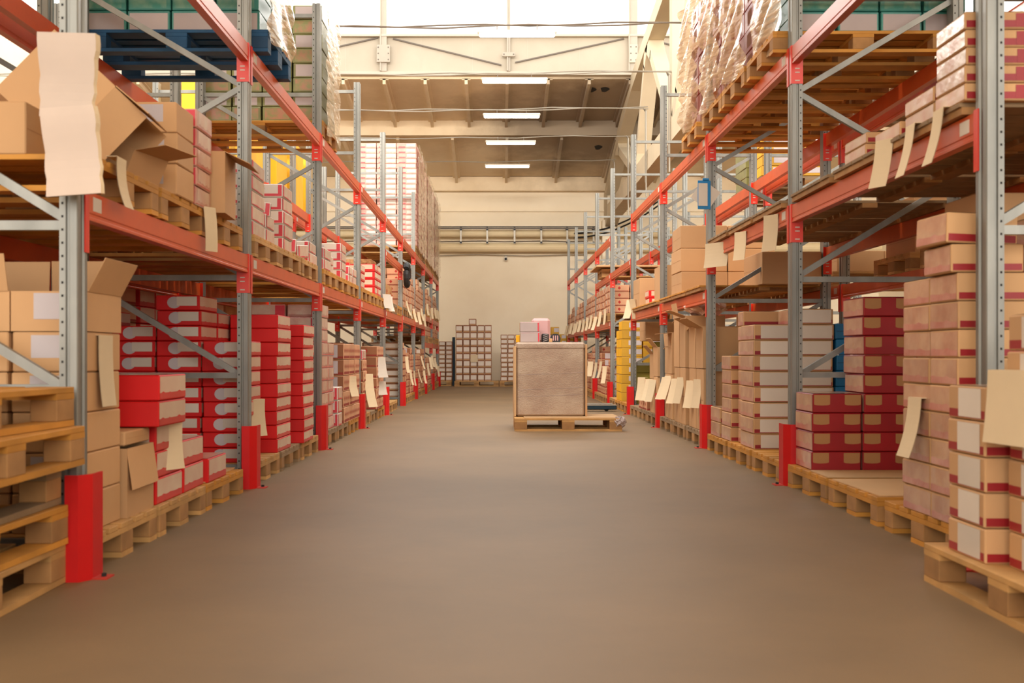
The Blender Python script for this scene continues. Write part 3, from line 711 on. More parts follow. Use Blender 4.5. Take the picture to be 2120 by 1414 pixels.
def wrap(s, x0, x1, y0, y1, z0, z1, label, amp=.018, m_='film', sides='AN'):
    """stretch film over a load, wrinkled, with its own thickness of folds"""
    rr = random.Random(int(y0 * 100)); ph = [rr.uniform(0, 6) for _ in range(8)]
    e = empty('stretch_wrap', label, 'stretch wrap', (s * (x0 + x1) / 2, (y0 + y1) / 2, z0))
    cx, cy = s * (x0 + x1) / 2, (y0 + y1) / 2
    def disp(a, z): return amp * (.5 + .5 * math.sin(9 * a + 23 * z + ph[0]) * math.sin(5 * z + ph[1])) + amp * .6 * math.sin(31 * z + 17 * a + ph[2]) * .5 + amp * .5
    def sheet(name, f, nu, nv):
        b = MB(); k = b.m(m_)
        for i in range(nu + 1):
            for j in range(nv + 1): b.v.append(f(i / nu, j / nv))
        for i in range(nu):
            for j in range(nv):
                a = i * (nv + 1) + j; b.f.append((a, a + nv + 1, a + nv + 2, a + 1)); b.mi.append(k)
        o = put(name, b, e)
        for p in o.data.polygons: p.use_smooth = True
    H = z1 - z0; nv = max(8, int(H * 34))
    if 'A' in sides:
        def fa(u, v):
            y = y0 + u * (y1 - y0); z = v * H + (0.03 * math.sin(7 * y + ph[3]) if v < .02 else 0)
            return (s * (x0 - .012 - disp(y, z)) - cx, y - cy, z)
        sheet('side_film', fa, 26, nv)
    if 'N' in sides:
        def fn(u, v):
            a = x0 + u * (x1 - x0); z = v * H
            return (s * a - cx, y0 - .008 - disp(a, z) * .5 - cy, z)
        sheet('near_film', fn, 30, nv)
    if 'T' in sides:
        def ft(u, v): return (s * (x0 + u * (x1 - x0)) - cx, y0 + v * (y1 - y0) - cy, H + .006 + .01 * math.sin(9 * u + ph[4]) * math.sin(7 * v))
        sheet('top_film', ft, 12, 12)
    return e
def sheet_board(x0, x1, y0, y1, z, label, m_='kraft_light', rz=0):
    b = MB(); b.box(-(x1 - x0) / 2, (x1 - x0) / 2, -(y1 - y0) / 2, (y1 - y0) / 2, 0, .006, m_)
    return tag(put('cardboard_sheet', b, None, ((x0 + x1) / 2, (y0 + y1) / 2, z), (0, 0, rz)), label, 'cardboard sheet')

# ================================================================== LEFT SIDE
L = -1
P0 = .144
# pallet pile in front of the nearest left post
for k in range(5):
    pallet(L, 2.84, .002 + k * .1465, 'wooden pallet lying crosswise, %s of the pile by the nearest left post' % ('lowest', 'second', 'middle', 'fourth', 'topmost')[k],
           x0=(1.605, 1.61, 1.62, 1.53, 1.6)[k], wood=('wood', 'wood_gold', 'wood_grey', 'wood_gold', 'wood_gold')[k], turn=True, rz=(.01, -.02, .015, .02, -.05)[k])
for k, (dx, dz, w_) in enumerate(((2.45, 0, .34), (2.45, .18, .34), (2.45, .36, .34), (2.75, 0, .24), (2.75, .18, .24))):
    carton('plain', L, -dx, 4.9, P0 + dz, w_, .5, .178, 'labelled brown carton low behind the pallet pile, %s in the %s column' % (('bottom', 'middle', 'top')[k % 3], 'right' if k < 3 else 'left'))
# --- bay 0 floor
bay_pallets(L, 0, 0, 'on the floor', (.0, .84, 1.69))
stack(L, 'plain', 4.26, 1.615, P0, 3, 1, 6, (.3, .39, .16), 'by the nearest left post', cols={(0, 0): 5, (1, 0): 5, (2, 0): 5})
open_carton((-1.765, 4.455, P0 + .8), (.3, .385, .158), (0, 0, 0), 'open brown carton with raised flaps on top by the nearest left post', (None, 118, 88, None), label_face=(.3, .3, .85, .95))
open_carton((-2.071, 4.455, P0 + .8), (.3, .385, .158), (0, 0, 0), 'open brown carton with upright flap behind the nearest left post', (105, None, 95, None), label_face=(.2, .35, .75, .95))
carton('plain', L, -2.377, 4.455, P0 + .8, .3, .385, .158, 'labelled brown carton level with the open cartons, far left')
open_carton((-1.78, 4.86, P0), (.36, .36, .3), (0, 0, 0), 'open brown carton with hanging flap under the bright red cartons', (None, 262, None, 60))
carton('blank', L, -1.78, 4.86, P0 + .31, .34, .34, .064, 'shallow brown carton between the open carton and bright red ones')
for k in range(2):
    carton('redsolid', L, -1.70, 5.145, P0 + .377 + k * .12, .32, .42, .119, 'bright red carton beside the brown column, %s of two' % ('lower', 'upper')[k])
stack(L, 'redband', 5.08, 1.6, P0, 2, 1, 3, (.31, .42, .125), 'under the bright red cartons')
stack(L, 'redband', 5.515, 1.6, P0, 2, 1, 2, (.31, .4, .135), 'low pair before second left post')
stack(L, 'redband', 5.965, 1.59, P0, 1, 1, 1, (.31, .4, .135), 'on the last floor pallet before the second left post')
sheet_board(-2.5, -1.62, 5.95, 6.72, P0 + .001, 'thin cardboard sheet on the floor pallet before the second left post', 'kraft', .03)
# --- bay 0 first shelf
Z1 = 1.49 + P0
bay_pallets(L, 0, 1.492, 'on the lower shelf', (.02, .86, 1.7), wood='wood_gold')
carton('blank', L, -2.07, 4.42, Z1, .46, .4, .21, 'plain brown carton at the left edge on the lower shelf')
carton('blank', L, -2.5, 4.95, Z1 + .001, .46, .4, .24, 'plain brown carton at the back left of the lower shelf')
carton('plain', L, -2.5, 4.95, Z1 + .242, .4, .36, .2, 'greyish brown carton on top at the back left')
open_carton((-2.0, 4.74, 2.09), (.35, .42, .34), (0, R(133), R(6)), 'big open brown carton tipped on its edge behind the hanging foam sheet', (70, 62, 100, 93))
open_carton((-1.86, 5.06, 1.655), (.4, .3, .22), (0, R(24), R(-12)), 'tilted open brown carton with a grey window flap on the lower shelf', (None, 150, None, 20))
stack(L, 'plain', 5.28, 1.56, Z1, 2, 1, 3, (.33, .31, .152), 'on the lower shelf pallet', adj='brown white-labelled carton')
for k in range(3): pass
stack(L, 'pinkwrap', 5.62, 1.56, Z1, 1, 1, 5, (.3, .3, .1), 'lower shelf before second left post')
open_carton((-1.66, 6.12, Z1), (.3, .34, .34), (0, 0, R(4)), 'tall open brown carton with a long flap over the aisle', (None, 206, None, 92))
for k, (y, z, l, wd, t) in enumerate(((4.46, 1.66, .21, .11, 'curled, left of the first shelf pallet'), (5.82, 1.645, .24, .09, 'hanging below the pink film-wrapped cartons'))):
    slip(-1.548, y, z, wd, l, 'cream paper slip ' + t, lean=5, curl=.5 if k == 0 else -.2)
slip(-1.607, 4.44, .93, .16, .29, 'long cream paper slip on the brown column by the nearest left post', lean=2, curl=.15)
slip(-1.59, 5.3, .52, .13, .23, 'cream paper slip hanging below the bright red cartons', lean=2, curl=.3)
# foam sheet wrapped round the nearest left post
def foam(z0, z1, y, w0, w1, label, tilt, xc):
    b = MB(); n = 10; rr = random.Random(3); ln = []
    for k in range(n + 1):
        t = k / n; z = z0 + (z1 - z0) * t; ww = w0 + (w1 - w0) * t
        ln.append((-ww / 2 + rr.uniform(-.004, .004), ww / 2 + rr.uniform(-.004, .004), z, .01 * math.sin(t * 5)))
    for k in range(n):
        a, c = ln[k], ln[k + 1]
        b.face([(a[0], -.012 + a[3], a[2]), (a[1], -.012 + a[3], a[2]), (c[1], -.012 + c[3], c[2]), (c[0], -.012 + c[3], c[2])], 'foam')
        b.face([(a[0], a[3], a[2]), (c[0], c[3], c[2]), (c[1], c[3], c[2]), (a[1], a[3], a[2])], 'paper')
        b.face([(a[1], -.012 + a[3], a[2]), (a[1] + .006, .012, a[2]), (c[1] + .006, .012, c[2]), (c[1], -.012 + c[3], c[2])], 'slip')
        b.face([(a[0], -.012 + a[3], a[2]), (c[0], -.012 + c[3], c[2]), (c[0], .012, c[2]), (a[0], .012, a[2])], 'slip')
    o = tag(put('foam_sheet', b, None, (xc, y, (z0 + z1) / 2), (0, R(tilt), 0)), label, 'packing sheet')
    for v in o.data.vertices: v.co.z -= (z0 + z1) / 2
foam(1.735, 2.045, 4.03, .19, .22, 'white packing sheet wrapped on the nearest left post, upper half', 1.5, -1.60)
foam(1.44, 1.765, 4.0, .2, .2, 'white packing sheet hanging on the nearest left post, lower half', -4, -1.572)
# --- bay 1 floor
bay_pallets(L, 1, 0, 'on the floor', (.04, .88, 1.73))
stack(L, 'keyhole', 7.09, 1.64, P0, 4, 2, 11, (.295, .43, .1), 'past second left post', cols={(0, 0): 8, (0, 1): 0, (2, 0): 9, (3, 0): 10, (1, 1): 10, (2, 1): 8, (3, 1): 9})
stack(L, 'redsolid', 7.8, 1.58, P0, 1, 1, 10, (.35, .5, .1), 'past second left post')
stack(L, 'redsolid', 8.65, 1.545, P0, 2, 1, 10, (.36, .48, .095), 'before third left post', adj='dark red carton')
stack(L, 'redband', 9.17, 1.62, P0, 1, 1, 9, (.3, .4, .1), 'right before third left post')
slip(-1.622, 7.32, .55, .15, .25, 'shaded cream paper slip by the guard of the second left post', lean=3, curl=.3)
# --- bay 1 shelf
bay_pallets(L, 1, 1.492, 'on the lower shelf', (.03, .87, 1.72), wood='wood')
stack(L, 'whitered', 7.04, 1.6, Z1, 3, 1, 5, (.3, .43, .1), 'lower shelf past second left post')
stack(L, 'whitered', 7.5, 1.6, Z1, 1, 1, 2, (.3, .3, .1), 'low stack on lower shelf past second left post')
carton('whitered', L, -1.76, 7.66, Z1 + .2, .3, .3, .1, 'tilted white red-striped carton on the low stack', rot=(R(3), R(4), R(14)))
stack(L, 'whitered', 8.1, 1.6, Z1, 2, 1, 5, (.3, .37, .1), 'lower shelf between second and third left posts')
carton('whitered', L, -1.76, 8.66, Z1 + .02, .3, .28, .11, 'white red-striped carton leaning on the shelf edge, nearer one', rot=(R(-6), R(3), R(10)))
carton('whitered', L, -1.75, 9.0, Z1 + .02, .3, .28, .11, 'white red-striped carton leaning on the shelf edge, farther one', rot=(R(5), 0, R(-8)))
stack(L, 'whitered', 9.2, 1.6, Z1, 1, 1, 2, (.3, .4, .095), 'lower shelf beside third left post')
# --- bay 2 floor
bay_pallets(L, 2, 0, 'on the floor', (.02, .86, 1.72))
stack(L, 'pinkwrap', 9.88, 1.6, P0, 2, 1, 10, (.32, .38, .117), 'past third left post')
stack(L, 'pinkwrap', 10.27, 1.6, P0, 1, 1, 7, (.32, .36, .117), 'second stack past third left post')
stack(L, 'whitered', 10.68, 1.57, P0, 1, 1, 3, (.25, .3, .13), 'small floor stack past third left post')
stack(L, 'lilac', 11.12, 1.57, P0, 2, 3, 5, (.33, .41, .165), 'before fourth left post')
slip(-1.555, 11.62, .62, .14, .22, 'cream paper slip on the lilac-labelled stack', curl=.4)
# --- bay 2 shelf
bay_pallets(L, 2, 1.492, 'on the lower shelf', (.03, .87, 1.72), wood='wood_gold')
stack(L, 'whitered', 9.86, 1.58, Z1, 2, 1, 2, (.3, .42, .1), 'lower shelf right past third left post')
stack(L, 'whitered', 11.1, 1.6, Z1, 1, 1, 4, (.38, .4, .092), 'lower shelf past third left post')
stack(L, 'whitered', 10.4, 1.62, Z1, 1, 1, 2, (.36, .3, .09), 'small pile on lower shelf past third left post')
stack(L, 'whitered', 11.7, 1.6, Z1, 1, 2, 2, (.3, .3, .09), 'lower shelf before fourth left post')
# --- bay 3
bay_pallets(L, 3, 0, 'on the floor', (.04, .88, 1.73))
stack(L, 'diamond', 12.72, 1.57, P0, 2, 1, 5, (.3, .36, .13), 'just past fourth left post')
carton('whitered', L, -1.73, 12.9, P0 + .65, .3, .36, .12, 'pale carton on top just past the fourth left post')
stack(L, 'diamond', 13.98, 1.55, P0, 3, 2, 6, (.3, .4, .137), 'before fifth left post')
slip(-1.545, 13.0, .62, .18, .4, 'long cream paper slip just past the fourth left post', curl=.3)
slip(-1.53, 14.2, .82, .22, .27, 'white paper slip on the diamond stack before the fifth left post', curl=.3, m_='paper')
slip(-1.53, 14.3, .5, .2, .18, 'white paper slip lower on the same diamond stack', curl=.3, m_='paper')
bay_pallets(L, 3, 1.492, 'on the lower shelf', (.03, .87, 1.72), wood='wood_gold')
stack(L, 'redband', 12.75, 1.6, Z1, 2, 1, 3, (.3, .38, .095), 'lower shelf past fourth left post')
stack(L, 'redband', 14.0, 1.58, Z1, 2, 2, 4, (.3, .36, .1), 'lower shelf before fifth left post')
carton('redband', L, -1.9, 13.3, Z1, .22, .4, .34, 'upright red and cream carton on the lower shelf past the fourth left post')
slip(-1.545, 15.14, 1.70, .2, .2, 'bright white paper slip at the fifth left post, nearer', m_='paper'); slip(-1.52, 15.3, 1.68, .14, .22, 'bright white paper slip at the fifth left post, farther', m_='paper', curl=.5)
# --- bay 4
bay_pallets(L, 4, 0, 'on the floor', (.06, .9), wood='wood')
stack(L, 'teal', 17.14, 1.95, .002, 2, 1, 2, (.34, .36, .16), 'floor behind empty pallets')
stack(L, 'labelboard', 17.52, 2.35, P0, 3, 1, 7, (.3, .4, .13), 'floor past fifth left post', kinds=lambda i, j, k: 'labelboard' if k % 2 == 0 else 'mustard')
bay_pallets(L, 4, 1.492, 'on the lower shelf', (.04, .9, 1.76))
stack(L, 'floral', 15.6, 1.8, Z1, 2, 1, 2, (.46, .55, .3), 'lower shelf past fifth left post')
stack(L, 'floral', 16.5, 1.72, Z1, 2, 2, 1, (.5, .6, .33), 'lower shelf, big low ones past fifth left post')
t = empty('tyre', 'black tyre hanging beside the sixth left post', 'tyre', (-1.50, 18.02, 2.18))
b = MB(); pts = [(0, .17 * math.cos(a * math.pi / 10), .17 * math.sin(a * math.pi / 10)) for a in range(21)]; b.tube(pts, .05, 'rubber', 8); put('tread', b, t)
b = MB(); b.tube([(-.01, 0, 0), (.01, 0, 0)], .1, 'black', 16); put('hub', b, t)
# --- bays 5..8 floor and shelves
def far_fill(s, k, z, word, spec, place, deckz=P0, starts=(.04, .89, 1.75), dy=.38, x0=None):
    bay_pallets(s, k, z, word, starts)
    Y = YL if s < 0 else YR; x0 = x0 or (1.58 if s < 0 else 1.9)
    for n, (kd, rows, h) in enumerate(spec):
        if not kd: continue
        stack(s, kd, Y[k] + .07 + starts[n], x0 + random.uniform(0, .04), z + deckz, 2, 2, rows, (.34, dy, h), '%s pallet %s' % (NTH[n], place), cols={(0, 1): max(1, rows - random.choice([0, 1])), (1, 1): 1})
far_fill(L, 5, 0, 'on the floor', [('labelboard', 8, .115), ('diamond', 6, .125), ('lilac', 7, .12)], 'past sixth left post')
far_fill(L, 6, 0, 'on the floor', [('lilac', 7, .12), ('diamond', 6, .12), ('labelboard', 7, .12)], 'past seventh left post')
far_fill(L, 7, 0, 'on the floor', [('diamond', 5, .13), ('lilac', 5, .13), ('diamond', 5, .13)], 'past eighth left post')
far_fill(L, 8, 0, 'on the floor', [('diamond', 5, .13), ('labelboard', 5, .13), ('lilac', 5, .13)], 'past ninth left post')
far_fill(L, 5, 1.522, 'on the lower shelf', [('diamondside', 4, .12), ('diamondside', 6, .12), ('diamondside', 5, .12)], 'shelf past sixth left post')
far_fill(L, 6, 1.522, 'on the lower shelf', [('diamondside', 5, .12), ('diamondside', 6, .12), ('diamondside', 5, .12)], 'shelf past seventh left post')
far_fill(L, 7, 1.732, 'on the middle shelf', [('diamondside', 4, .12), ('diamondside', 4, .12), ('diamondside', 3, .12)], 'shelf past eighth left post')
far_fill(L, 8, 1.732, 'on the middle shelf', [('diamondside', 3, .12), ('diamondside', 4, .12), ('diamondside', 3, .12)], 'shelf past ninth left post')
far_fill(L, 7, 1.132, 'on the lowest shelf', [('diamondside', 3, .12), ('diamondside', 2, .12), ('lilac', 3, .12)], 'low shelf past eighth left post')
far_fill(L, 8, 1.132, 'on the lowest shelf', [('diamondside', 3, .12), ('lilac', 3, .12), ('diamondside', 2, .12)], 'low shelf past ninth left post')
rs = random.Random(5)
for k in range(5, 9):
    for n in range(3):
        y = YL[k] + .3 + n * .85
        slip(-1.545, y + rs.uniform(-.1, .1), (1.68 if k < 7 else 1.9) + rs.uniform(0, .12), .07, .26, 'pale paper slip on the %s shelf pallet past the %s left post' % (NTH[n], PN[k]), rz=rs.uniform(-.3, .3), lean=rs.uniform(2, 16), curl=.3)
        slip(-1.545, y + rs.uniform(-.1, .1), .5 + rs.uniform(0, .35), .07, .28, 'pale paper slip on the %s floor pallet past the %s left post' % (NTH[n], PN[k]), rz=rs.uniform(-.3, .3), lean=rs.uniform(2, 16), curl=.3)
slip(-1.53, 11.9, .9, .16, .02, 'tiny cream tag on the lilac-labelled stack') if False else None
# --- left top level
Z2 = 2.835 + P0
pallet(L, 7.08, 2.837, 'chipped blue pallet on the upper shelf past the second left post', x0=1.5, wood='wood_blue', blk='wood_blue')
stack(L, 'teal', 7.1, 1.56, Z2, 4, 2, 4, (.285, .385, .135), 'upper shelf on blue pallet', kinds=lambda i, j, k: 'teal' if k % 2 == 0 else 'tealprint')
wrap(L, 1.53, 2.7, 7.07, 7.9, Z2 - .02, Z2 + .56, 'glossy white stretch film over the teal cartons on the blue pallet', amp=.03, sides='A')
bay_pallets(L, 2, 2.837, 'on the upper shelf', (.02,), wood='wood_gold')
stack(L, 'green', 9.84, 1.59, Z2, 4, 2, 8, (.27, .38, .132), 'upper shelf', kinds=lambda i, j, k: 'green' if k % 2 == 1 else 'greenprint')
wrap(L, 1.57, 2.7, 9.82, 10.64, Z2 - .1, Z2 + 1.07, 'beige stretch film over the green carton stack', amp=.015, sides='A')
for k in (6, 7, 8): bay_pallets(L, k, 2.837, 'on the upper shelf', (.04, .9, 1.76))
Y = YL[6] + .07
stack(L, 'pinkline', Y + .05, 1.57, Z2, 3, 2, 20, (.385, .385, .1), 'first upper pallet')
n = 0
for k in (6, 7, 8):
    for q, yy in enumerate((.04, .9, 1.76)):
        if (k, q) == (6, 0): continue
        stack(L, 'pinkline', YL[k] + .07 + yy + .01, 1.57, Z2, 1, 1, 20 if k == 6 else 19, (.5, .77, .1), '%s upper pallet past %s left post' % (NTH[q], PN[k]))
        n += 1
for k in (6, 7, 8):
    for q, yy in enumerate((.04, .9, 1.76)):
        wrap(L, 1.55, 2.1, YL[k] + .06 + yy, YL[k] + .88 + yy, Z2 - .08, Z2 + 2.0 - (.1 if k > 6 else 0), 'clear stretch film on the %s tall upper stack past the %s left post' % (NTH[q], PN[k]), amp=.012, sides='A')
# --- row behind on the left
ZB = 1.49 + P0
for k, (y, z, kd, w_, h, t) in enumerate(((14.3, Z2, 'bigyellow', .42, .95, 'nearest'), (15.6, Z2, 'bigyellow', .42, .95, 'middle'), (16.6, Z2, 'bigyellow', .42, .95, 'farthest'))):
    for q in range(2):
        carton(kd, L, -(3.13 + q * .45), y + .4, z, w_, .74, h, 'tall yellow carton high behind the left rack, %s pair, %s' % (t, ('right', 'left')[q]))
    pallet(L, y, 2.842, 'pallet under the yellow cartons high behind the left rack, %s' % t, x0=2.88)
stack(L, 'bigyellow', 13.0, 2.95, Z2, 2, 1, 1, (.42, .7, 1.2), 'high behind fourth left post', adj='yellow upright carton')
pallet(L, 12.95, 2.842, 'pallet under the yellow carton high behind the fourth left post', x0=2.88)
for k, y in enumerate((4.22, 5.07, 5.93)):
    pallet(L, y, 2.842, 'weathered pallet high behind the nearest left post, %s of three' % ('nearest', 'middle', 'farthest')[k], x0=2.88, wood='wood_grey')
    pallet(L, y, 1.495, 'weathered pallet low behind the nearest left post, %s of three' % ('nearest', 'middle', 'farthest')[k], x0=2.88, wood='wood_grey')
stack(L, 'blank', 6.0, 2.95, ZB, 3, 1, 2, (.35, .6, .25), 'lower shelf of row behind nearest left post')
stack(L, 'blank', 4.4, 2.95, Z2, 2, 1, 2, (.4, .6, .3), 'upper shelf behind nearest left post')
stack(L, 'redband', 12.9, 2.95, ZB, 2, 1, 4, (.35, .45, .12), 'shelf behind fourth left post')
stack(L, 'orange', 15.6, 2.95, P0, 2, 1, 1, (.45, .5, 1.0), 'floor behind fifth left post')
stack(L, 'orange', 15.6, 2.95, P0 + 1.0, 2, 1, 2, (.4, .5, .14), 'on the tall ones behind fifth left post')
stack(L, 'mustard', 13.9, 2.95, P0, 2, 1, 6, (.4, .5, .15), 'floor behind fourth left post')
for kb in (0, 1, 2, 3):
    for i in range(3):
        y = YL[kb] + .1 + i * .87
        if kb == 3 and i > 1: continue
        if not (kb == 3 and i == 1): pallet(L, y, 0, 'floor pallet of the row behind the left rack, %s past the %s post' % (NTH[i], PN[kb]), x0=2.88, wood='wood_dark')
        if kb < 3: stack(L, ('redband', 'blank', 'labelboard')[(i + kb) % 3], y + .02, 2.9, P0, 2, 2, 9, (.45, .38, .138), 'floor row behind, %s pallet, %s post' % (NTH[i], PN[kb]))
        if kb in (1, 2):
            pallet(L, y, 1.495, 'low shelf pallet of the row behind the left rack, %s past the %s post' % (NTH[i], PN[kb]), x0=2.88, wood='wood_grey')
            if kb == 1: stack(L, 'blank', y + .02, 2.95, ZB, 2, 1, 2, (.45, .7, .16), 'low shelf row behind, %s pallet, %s post' % (NTH[i], PN[kb]))

# ================================================================== RIGHT SIDE
Rr = 1
pallet(Rr, 2.88, 0, 'big pallet pushed out into the aisle at the right edge', x0=1.61, wood='wood', turn=True, rz=0)
stack(Rr, 'sidelabel', 3.645, 1.64, P0, 1, 1, 5, (.31, .3, .12), 'on the aisle pallet, shorter column')
stack(Rr, 'sidelabel', 3.27, 1.70, P0, 1, 1, 7, (.31, .34, .12), 'on the aisle pallet, tall right-edge column')
slip(1.655, 3.48, .80, .26, .24, 'large cream cardboard sheet hanging at the right edge', rz=math.pi + .12, lean=4, curl=.1)
bay_pallets(Rr, 0, 0, 'on the floor', (.1, 1.0, 1.85), wood='wood_gold')
stack(Rr, 'taped', 4.40, 1.875, P0, 1, 1, 9, (.3, .29, .116), 'beside nearest right post')
carton('taped', Rr, 2.0, 4.545, P0 + 9 * .116, .3, .29, .116, 'red-banded wrapped carton second from top, shifted, beside nearest right post')
carton('taped', Rr, 1.965, 4.55, P0 + 10 * .116, .3, .29, .125, 'crumpled wrapped carton topmost of the tall column beside nearest right post', rot=(0, R(2), R(3)))
stack(Rr, 'tapedlabel', 4.40, 2.20, P0, 3, 1, 11, (.3, .29, .116), 'behind nearest right post')
stack(Rr, 'taped', 4.70, 1.88, P0, 2, 1, 9, (.3, .32, .116), 'next past nearest right post')
carton('blank', Rr, 2.6, 5.5, P0 + .002, .5, .4, .9, 'tall plain brown carton deep in the first right bay')
carton('blank', Rr, 2.6, 5.5, P0 + .904, .5, .4, .6, 'plain carton standing on the tall brown one deep in the first right bay')
slip(1.862, 4.82, .66, .15, .27, 'cream paper slip hanging low beside the nearest right post', rz=math.pi, lean=9, curl=.35)
sheet_board(1.9, 3.0, 5.4, 6.12, P0 + .001, 'cardboard sheet on the empty middle pallet past the nearest right post', rz=.02)
sheet_board(1.9, 3.0, 6.2, 6.57, P0 + .001, 'cardboard sheet in front of the crimson cartons', rz=-.01)
stack(Rr, 'cutout', 6.6, 1.925, P0, 1, 1, 4, (.305, .38, .118), 'low stack before second right post')
stack(Rr, 'cutout', 6.6, 2.235, P0, 2, 1, 9, (.312, .38, .118), 'tall stack before second right post')
# right bay 1 floor
bay_pallets(Rr, 1, 0, 'on the floor', (.05, .9, 1.75), wood='wood_gold')
stack(Rr, 'tapedlabel', 8.08, 1.915, P0, 2, 1, 8, (.298, .45, .117), 'past second right post', cols={(1, 0): 9})
stack(Rr, 'blue', 8.08, 2.53, P0, 1, 1, 8, (.3, .4, .118), 'past second right post')
stack(Rr, 'taped', 8.56, 1.95, P0, 2, 1, 9, (.3, .2, .117), 'behind white-labelled columns')
stack(Rr, 'taped', 8.82, 1.905, P0, 2, 1, 6, (.3, .37, .117), 'before third right post')
stack(Rr, 'taped', 9.22, 1.90, P0, 2, 1, 2, (.3, .4, .128), 'low pile at third right post')
# right upper boards level, bays 0 and 1
ZR = 1.83
for k, sts in ((0, (.05, .9, 1.78)), (1, (.03, .88, 1.74))):
    bay_pallets(Rr, k, ZR, 'flat on the lower shelf', sts, thin=True, wood='wood_grey', x0=1.88)
ZT = ZR + .048
stack(Rr, 'flat', 4.36, 1.885, ZT, 1, 1, 5, (.3, .3, .072), 'beside nearest right post')
stack(Rr, 'roseflat', 4.36, 2.2, ZT, 3, 1, 5, (.34, .36, .09), 'behind nearest right post')
stack(Rr, 'flat', 4.68, 1.885, ZT, 1, 1, 2, (.3, .34, .07), 'second pile on right lower shelf')
stack(Rr, 'flat', 5.06, 1.885, ZT, 1, 1, 1, (.3, .34, .07), 'on the right lower shelf, third pile from the nearest post')
stack(Rr, 'flat', 5.55, 1.89, ZT, 1, 1, 2, (.28, .34, .06), 'farthest pile on right lower shelf')
for y, z, l, t in ((4.56, 1.885, .24, 'nearest of three on the right lower shelf'), (4.87, 1.885, .24, 'middle of three on the right lower shelf'), (5.2, 1.885, .24, 'farthest of three on the right lower shelf')):
    slip(1.862, y, z, .105, l, 'cream paper slip, ' + t, rz=math.pi, lean=10, curl=.3)
for y, z, l, wd, t in ((7.42, 1.81, .25, .14, 'nearest past the second right post'), (8.35, 1.80, .22, .13, 'in the middle before the third right post'), (9.25, 1.81, .21, .3, 'wide, right at the third right post')):
    slip(1.878, y, z, wd, l, 'cream paper slip ' + t, rz=math.pi, lean=3, curl=.25)
# bays 2, 3 shelf
ZC = 1.447
for k in (2, 3): bay_pallets(Rr, k, ZC, 'flat on the lower shelf', (.03, .88, 1.74), thin=True, wood='wood_gold', x0=1.87)
ZD = ZC + .048
stack(Rr, 'blank', 11.5, 1.95, ZD, 2, 1, 3, (.5, .6, .245), 'right shelf past third right post', adj='large brown carton')
open_carton((2.25, 13.1, ZD), (.6, .6, .42), (0, 0, 0), 'wide tan carton on the right shelf past the fourth right post, nearer', (None, None, None, None))
carton('blank', Rr, 2.25, 14.95, ZD, .66, .6, .4, 'big plain tan carton at the fifth right post shelf end')
stack(Rr, 'redband', 14.1, 1.98, ZD, 1, 1, 2, (.34, .38, .1), 'right shelf past fourth right post')
carton('blank', Rr, 2.68, 10.2, ZD, .55, .7, .3, 'low plain carton on the shelf just past the third right post')
for k, (y, w_) in enumerate(((15.1, .12), (14.95, .1))): slip(1.86, y, 1.62, w_, .28, 'pale paper slip crossed at the fifth right post, %s' % ('farther', 'nearer')[k], rz=math.pi + .3, lean=18 * (1 - 2 * k))
# tall open cartons
bay_pallets(Rr, 2, 0, 'on the floor', (.05, .9, 1.75), wood='wood_grey'); bay_pallets(Rr, 3, 0, 'on the floor', (.05, .9, 1.75), wood='wood_grey')
tall = [(9.98, .36, 1.9, .58, .38), (10.36, .36, 1.9, .58, .4), (10.86, .34, 1.89, .58, .52), (11.22, .34, 1.89, .58, .5), (11.75, .3, 1.9, .5, .45), (12.08, .3, 1.92, .5, .3)]
for i, (y, d, x0, h1, h2) in enumerate(tall):
    wd = 'first second third fourth fifth sixth'.split()[i]
    carton('blank', Rr, x0 + .2, y + d / 2, P0, .4, d - .01, h1, 'tall narrow brown carton, %s from the third right post' % wd, jit=.4)
    open_carton((x0 + .2, y + d / 2, P0 + h1 + .002), (.4, d - .01, h2), (0, 0, 0), 'open upper brown carton, %s from the third right post' % wd, (None, None, 190, (150, 150, 160, 100, 185, 95)[i]))
    slip(x0 - .015, y + d / 2, .62 - .02 * (i % 2), .12, .27, 'cream paper slip on the %s tall narrow brown carton' % wd, rz=math.pi, lean=6 + 3 * i, curl=.2)
stack(Rr, 'blank', 10.0, 2.34, P0, 2, 1, 2, (.33, .6, .55), 'inside behind narrow cartons', adj='tall brown carton')
for i, (y, h1, h2) in enumerate(((12.85, .45, .35), (13.15, .42, .3))):
    carton('blank', Rr, 2.08, y + .14, P0, .36, .27, h1, 'narrow brown carton past the fourth right post, %s' % ('nearer', 'farther')[i], jit=.4)
    open_carton((2.08, y + .14, P0 + h1 + .002), (.36, .27, h2), (0, 0, R(3)), 'open narrow carton past the fourth right post, %s' % ('nearer', 'farther')[i], (None, None, None, 130))
    slip(1.87, y + .14, .55, .14, .27, 'slanting cream slip past the fourth right post, %s' % ('nearer', 'farther')[i], rz=math.pi, lean=14, curl=.2)
b = MB(); rr = random.Random(11)
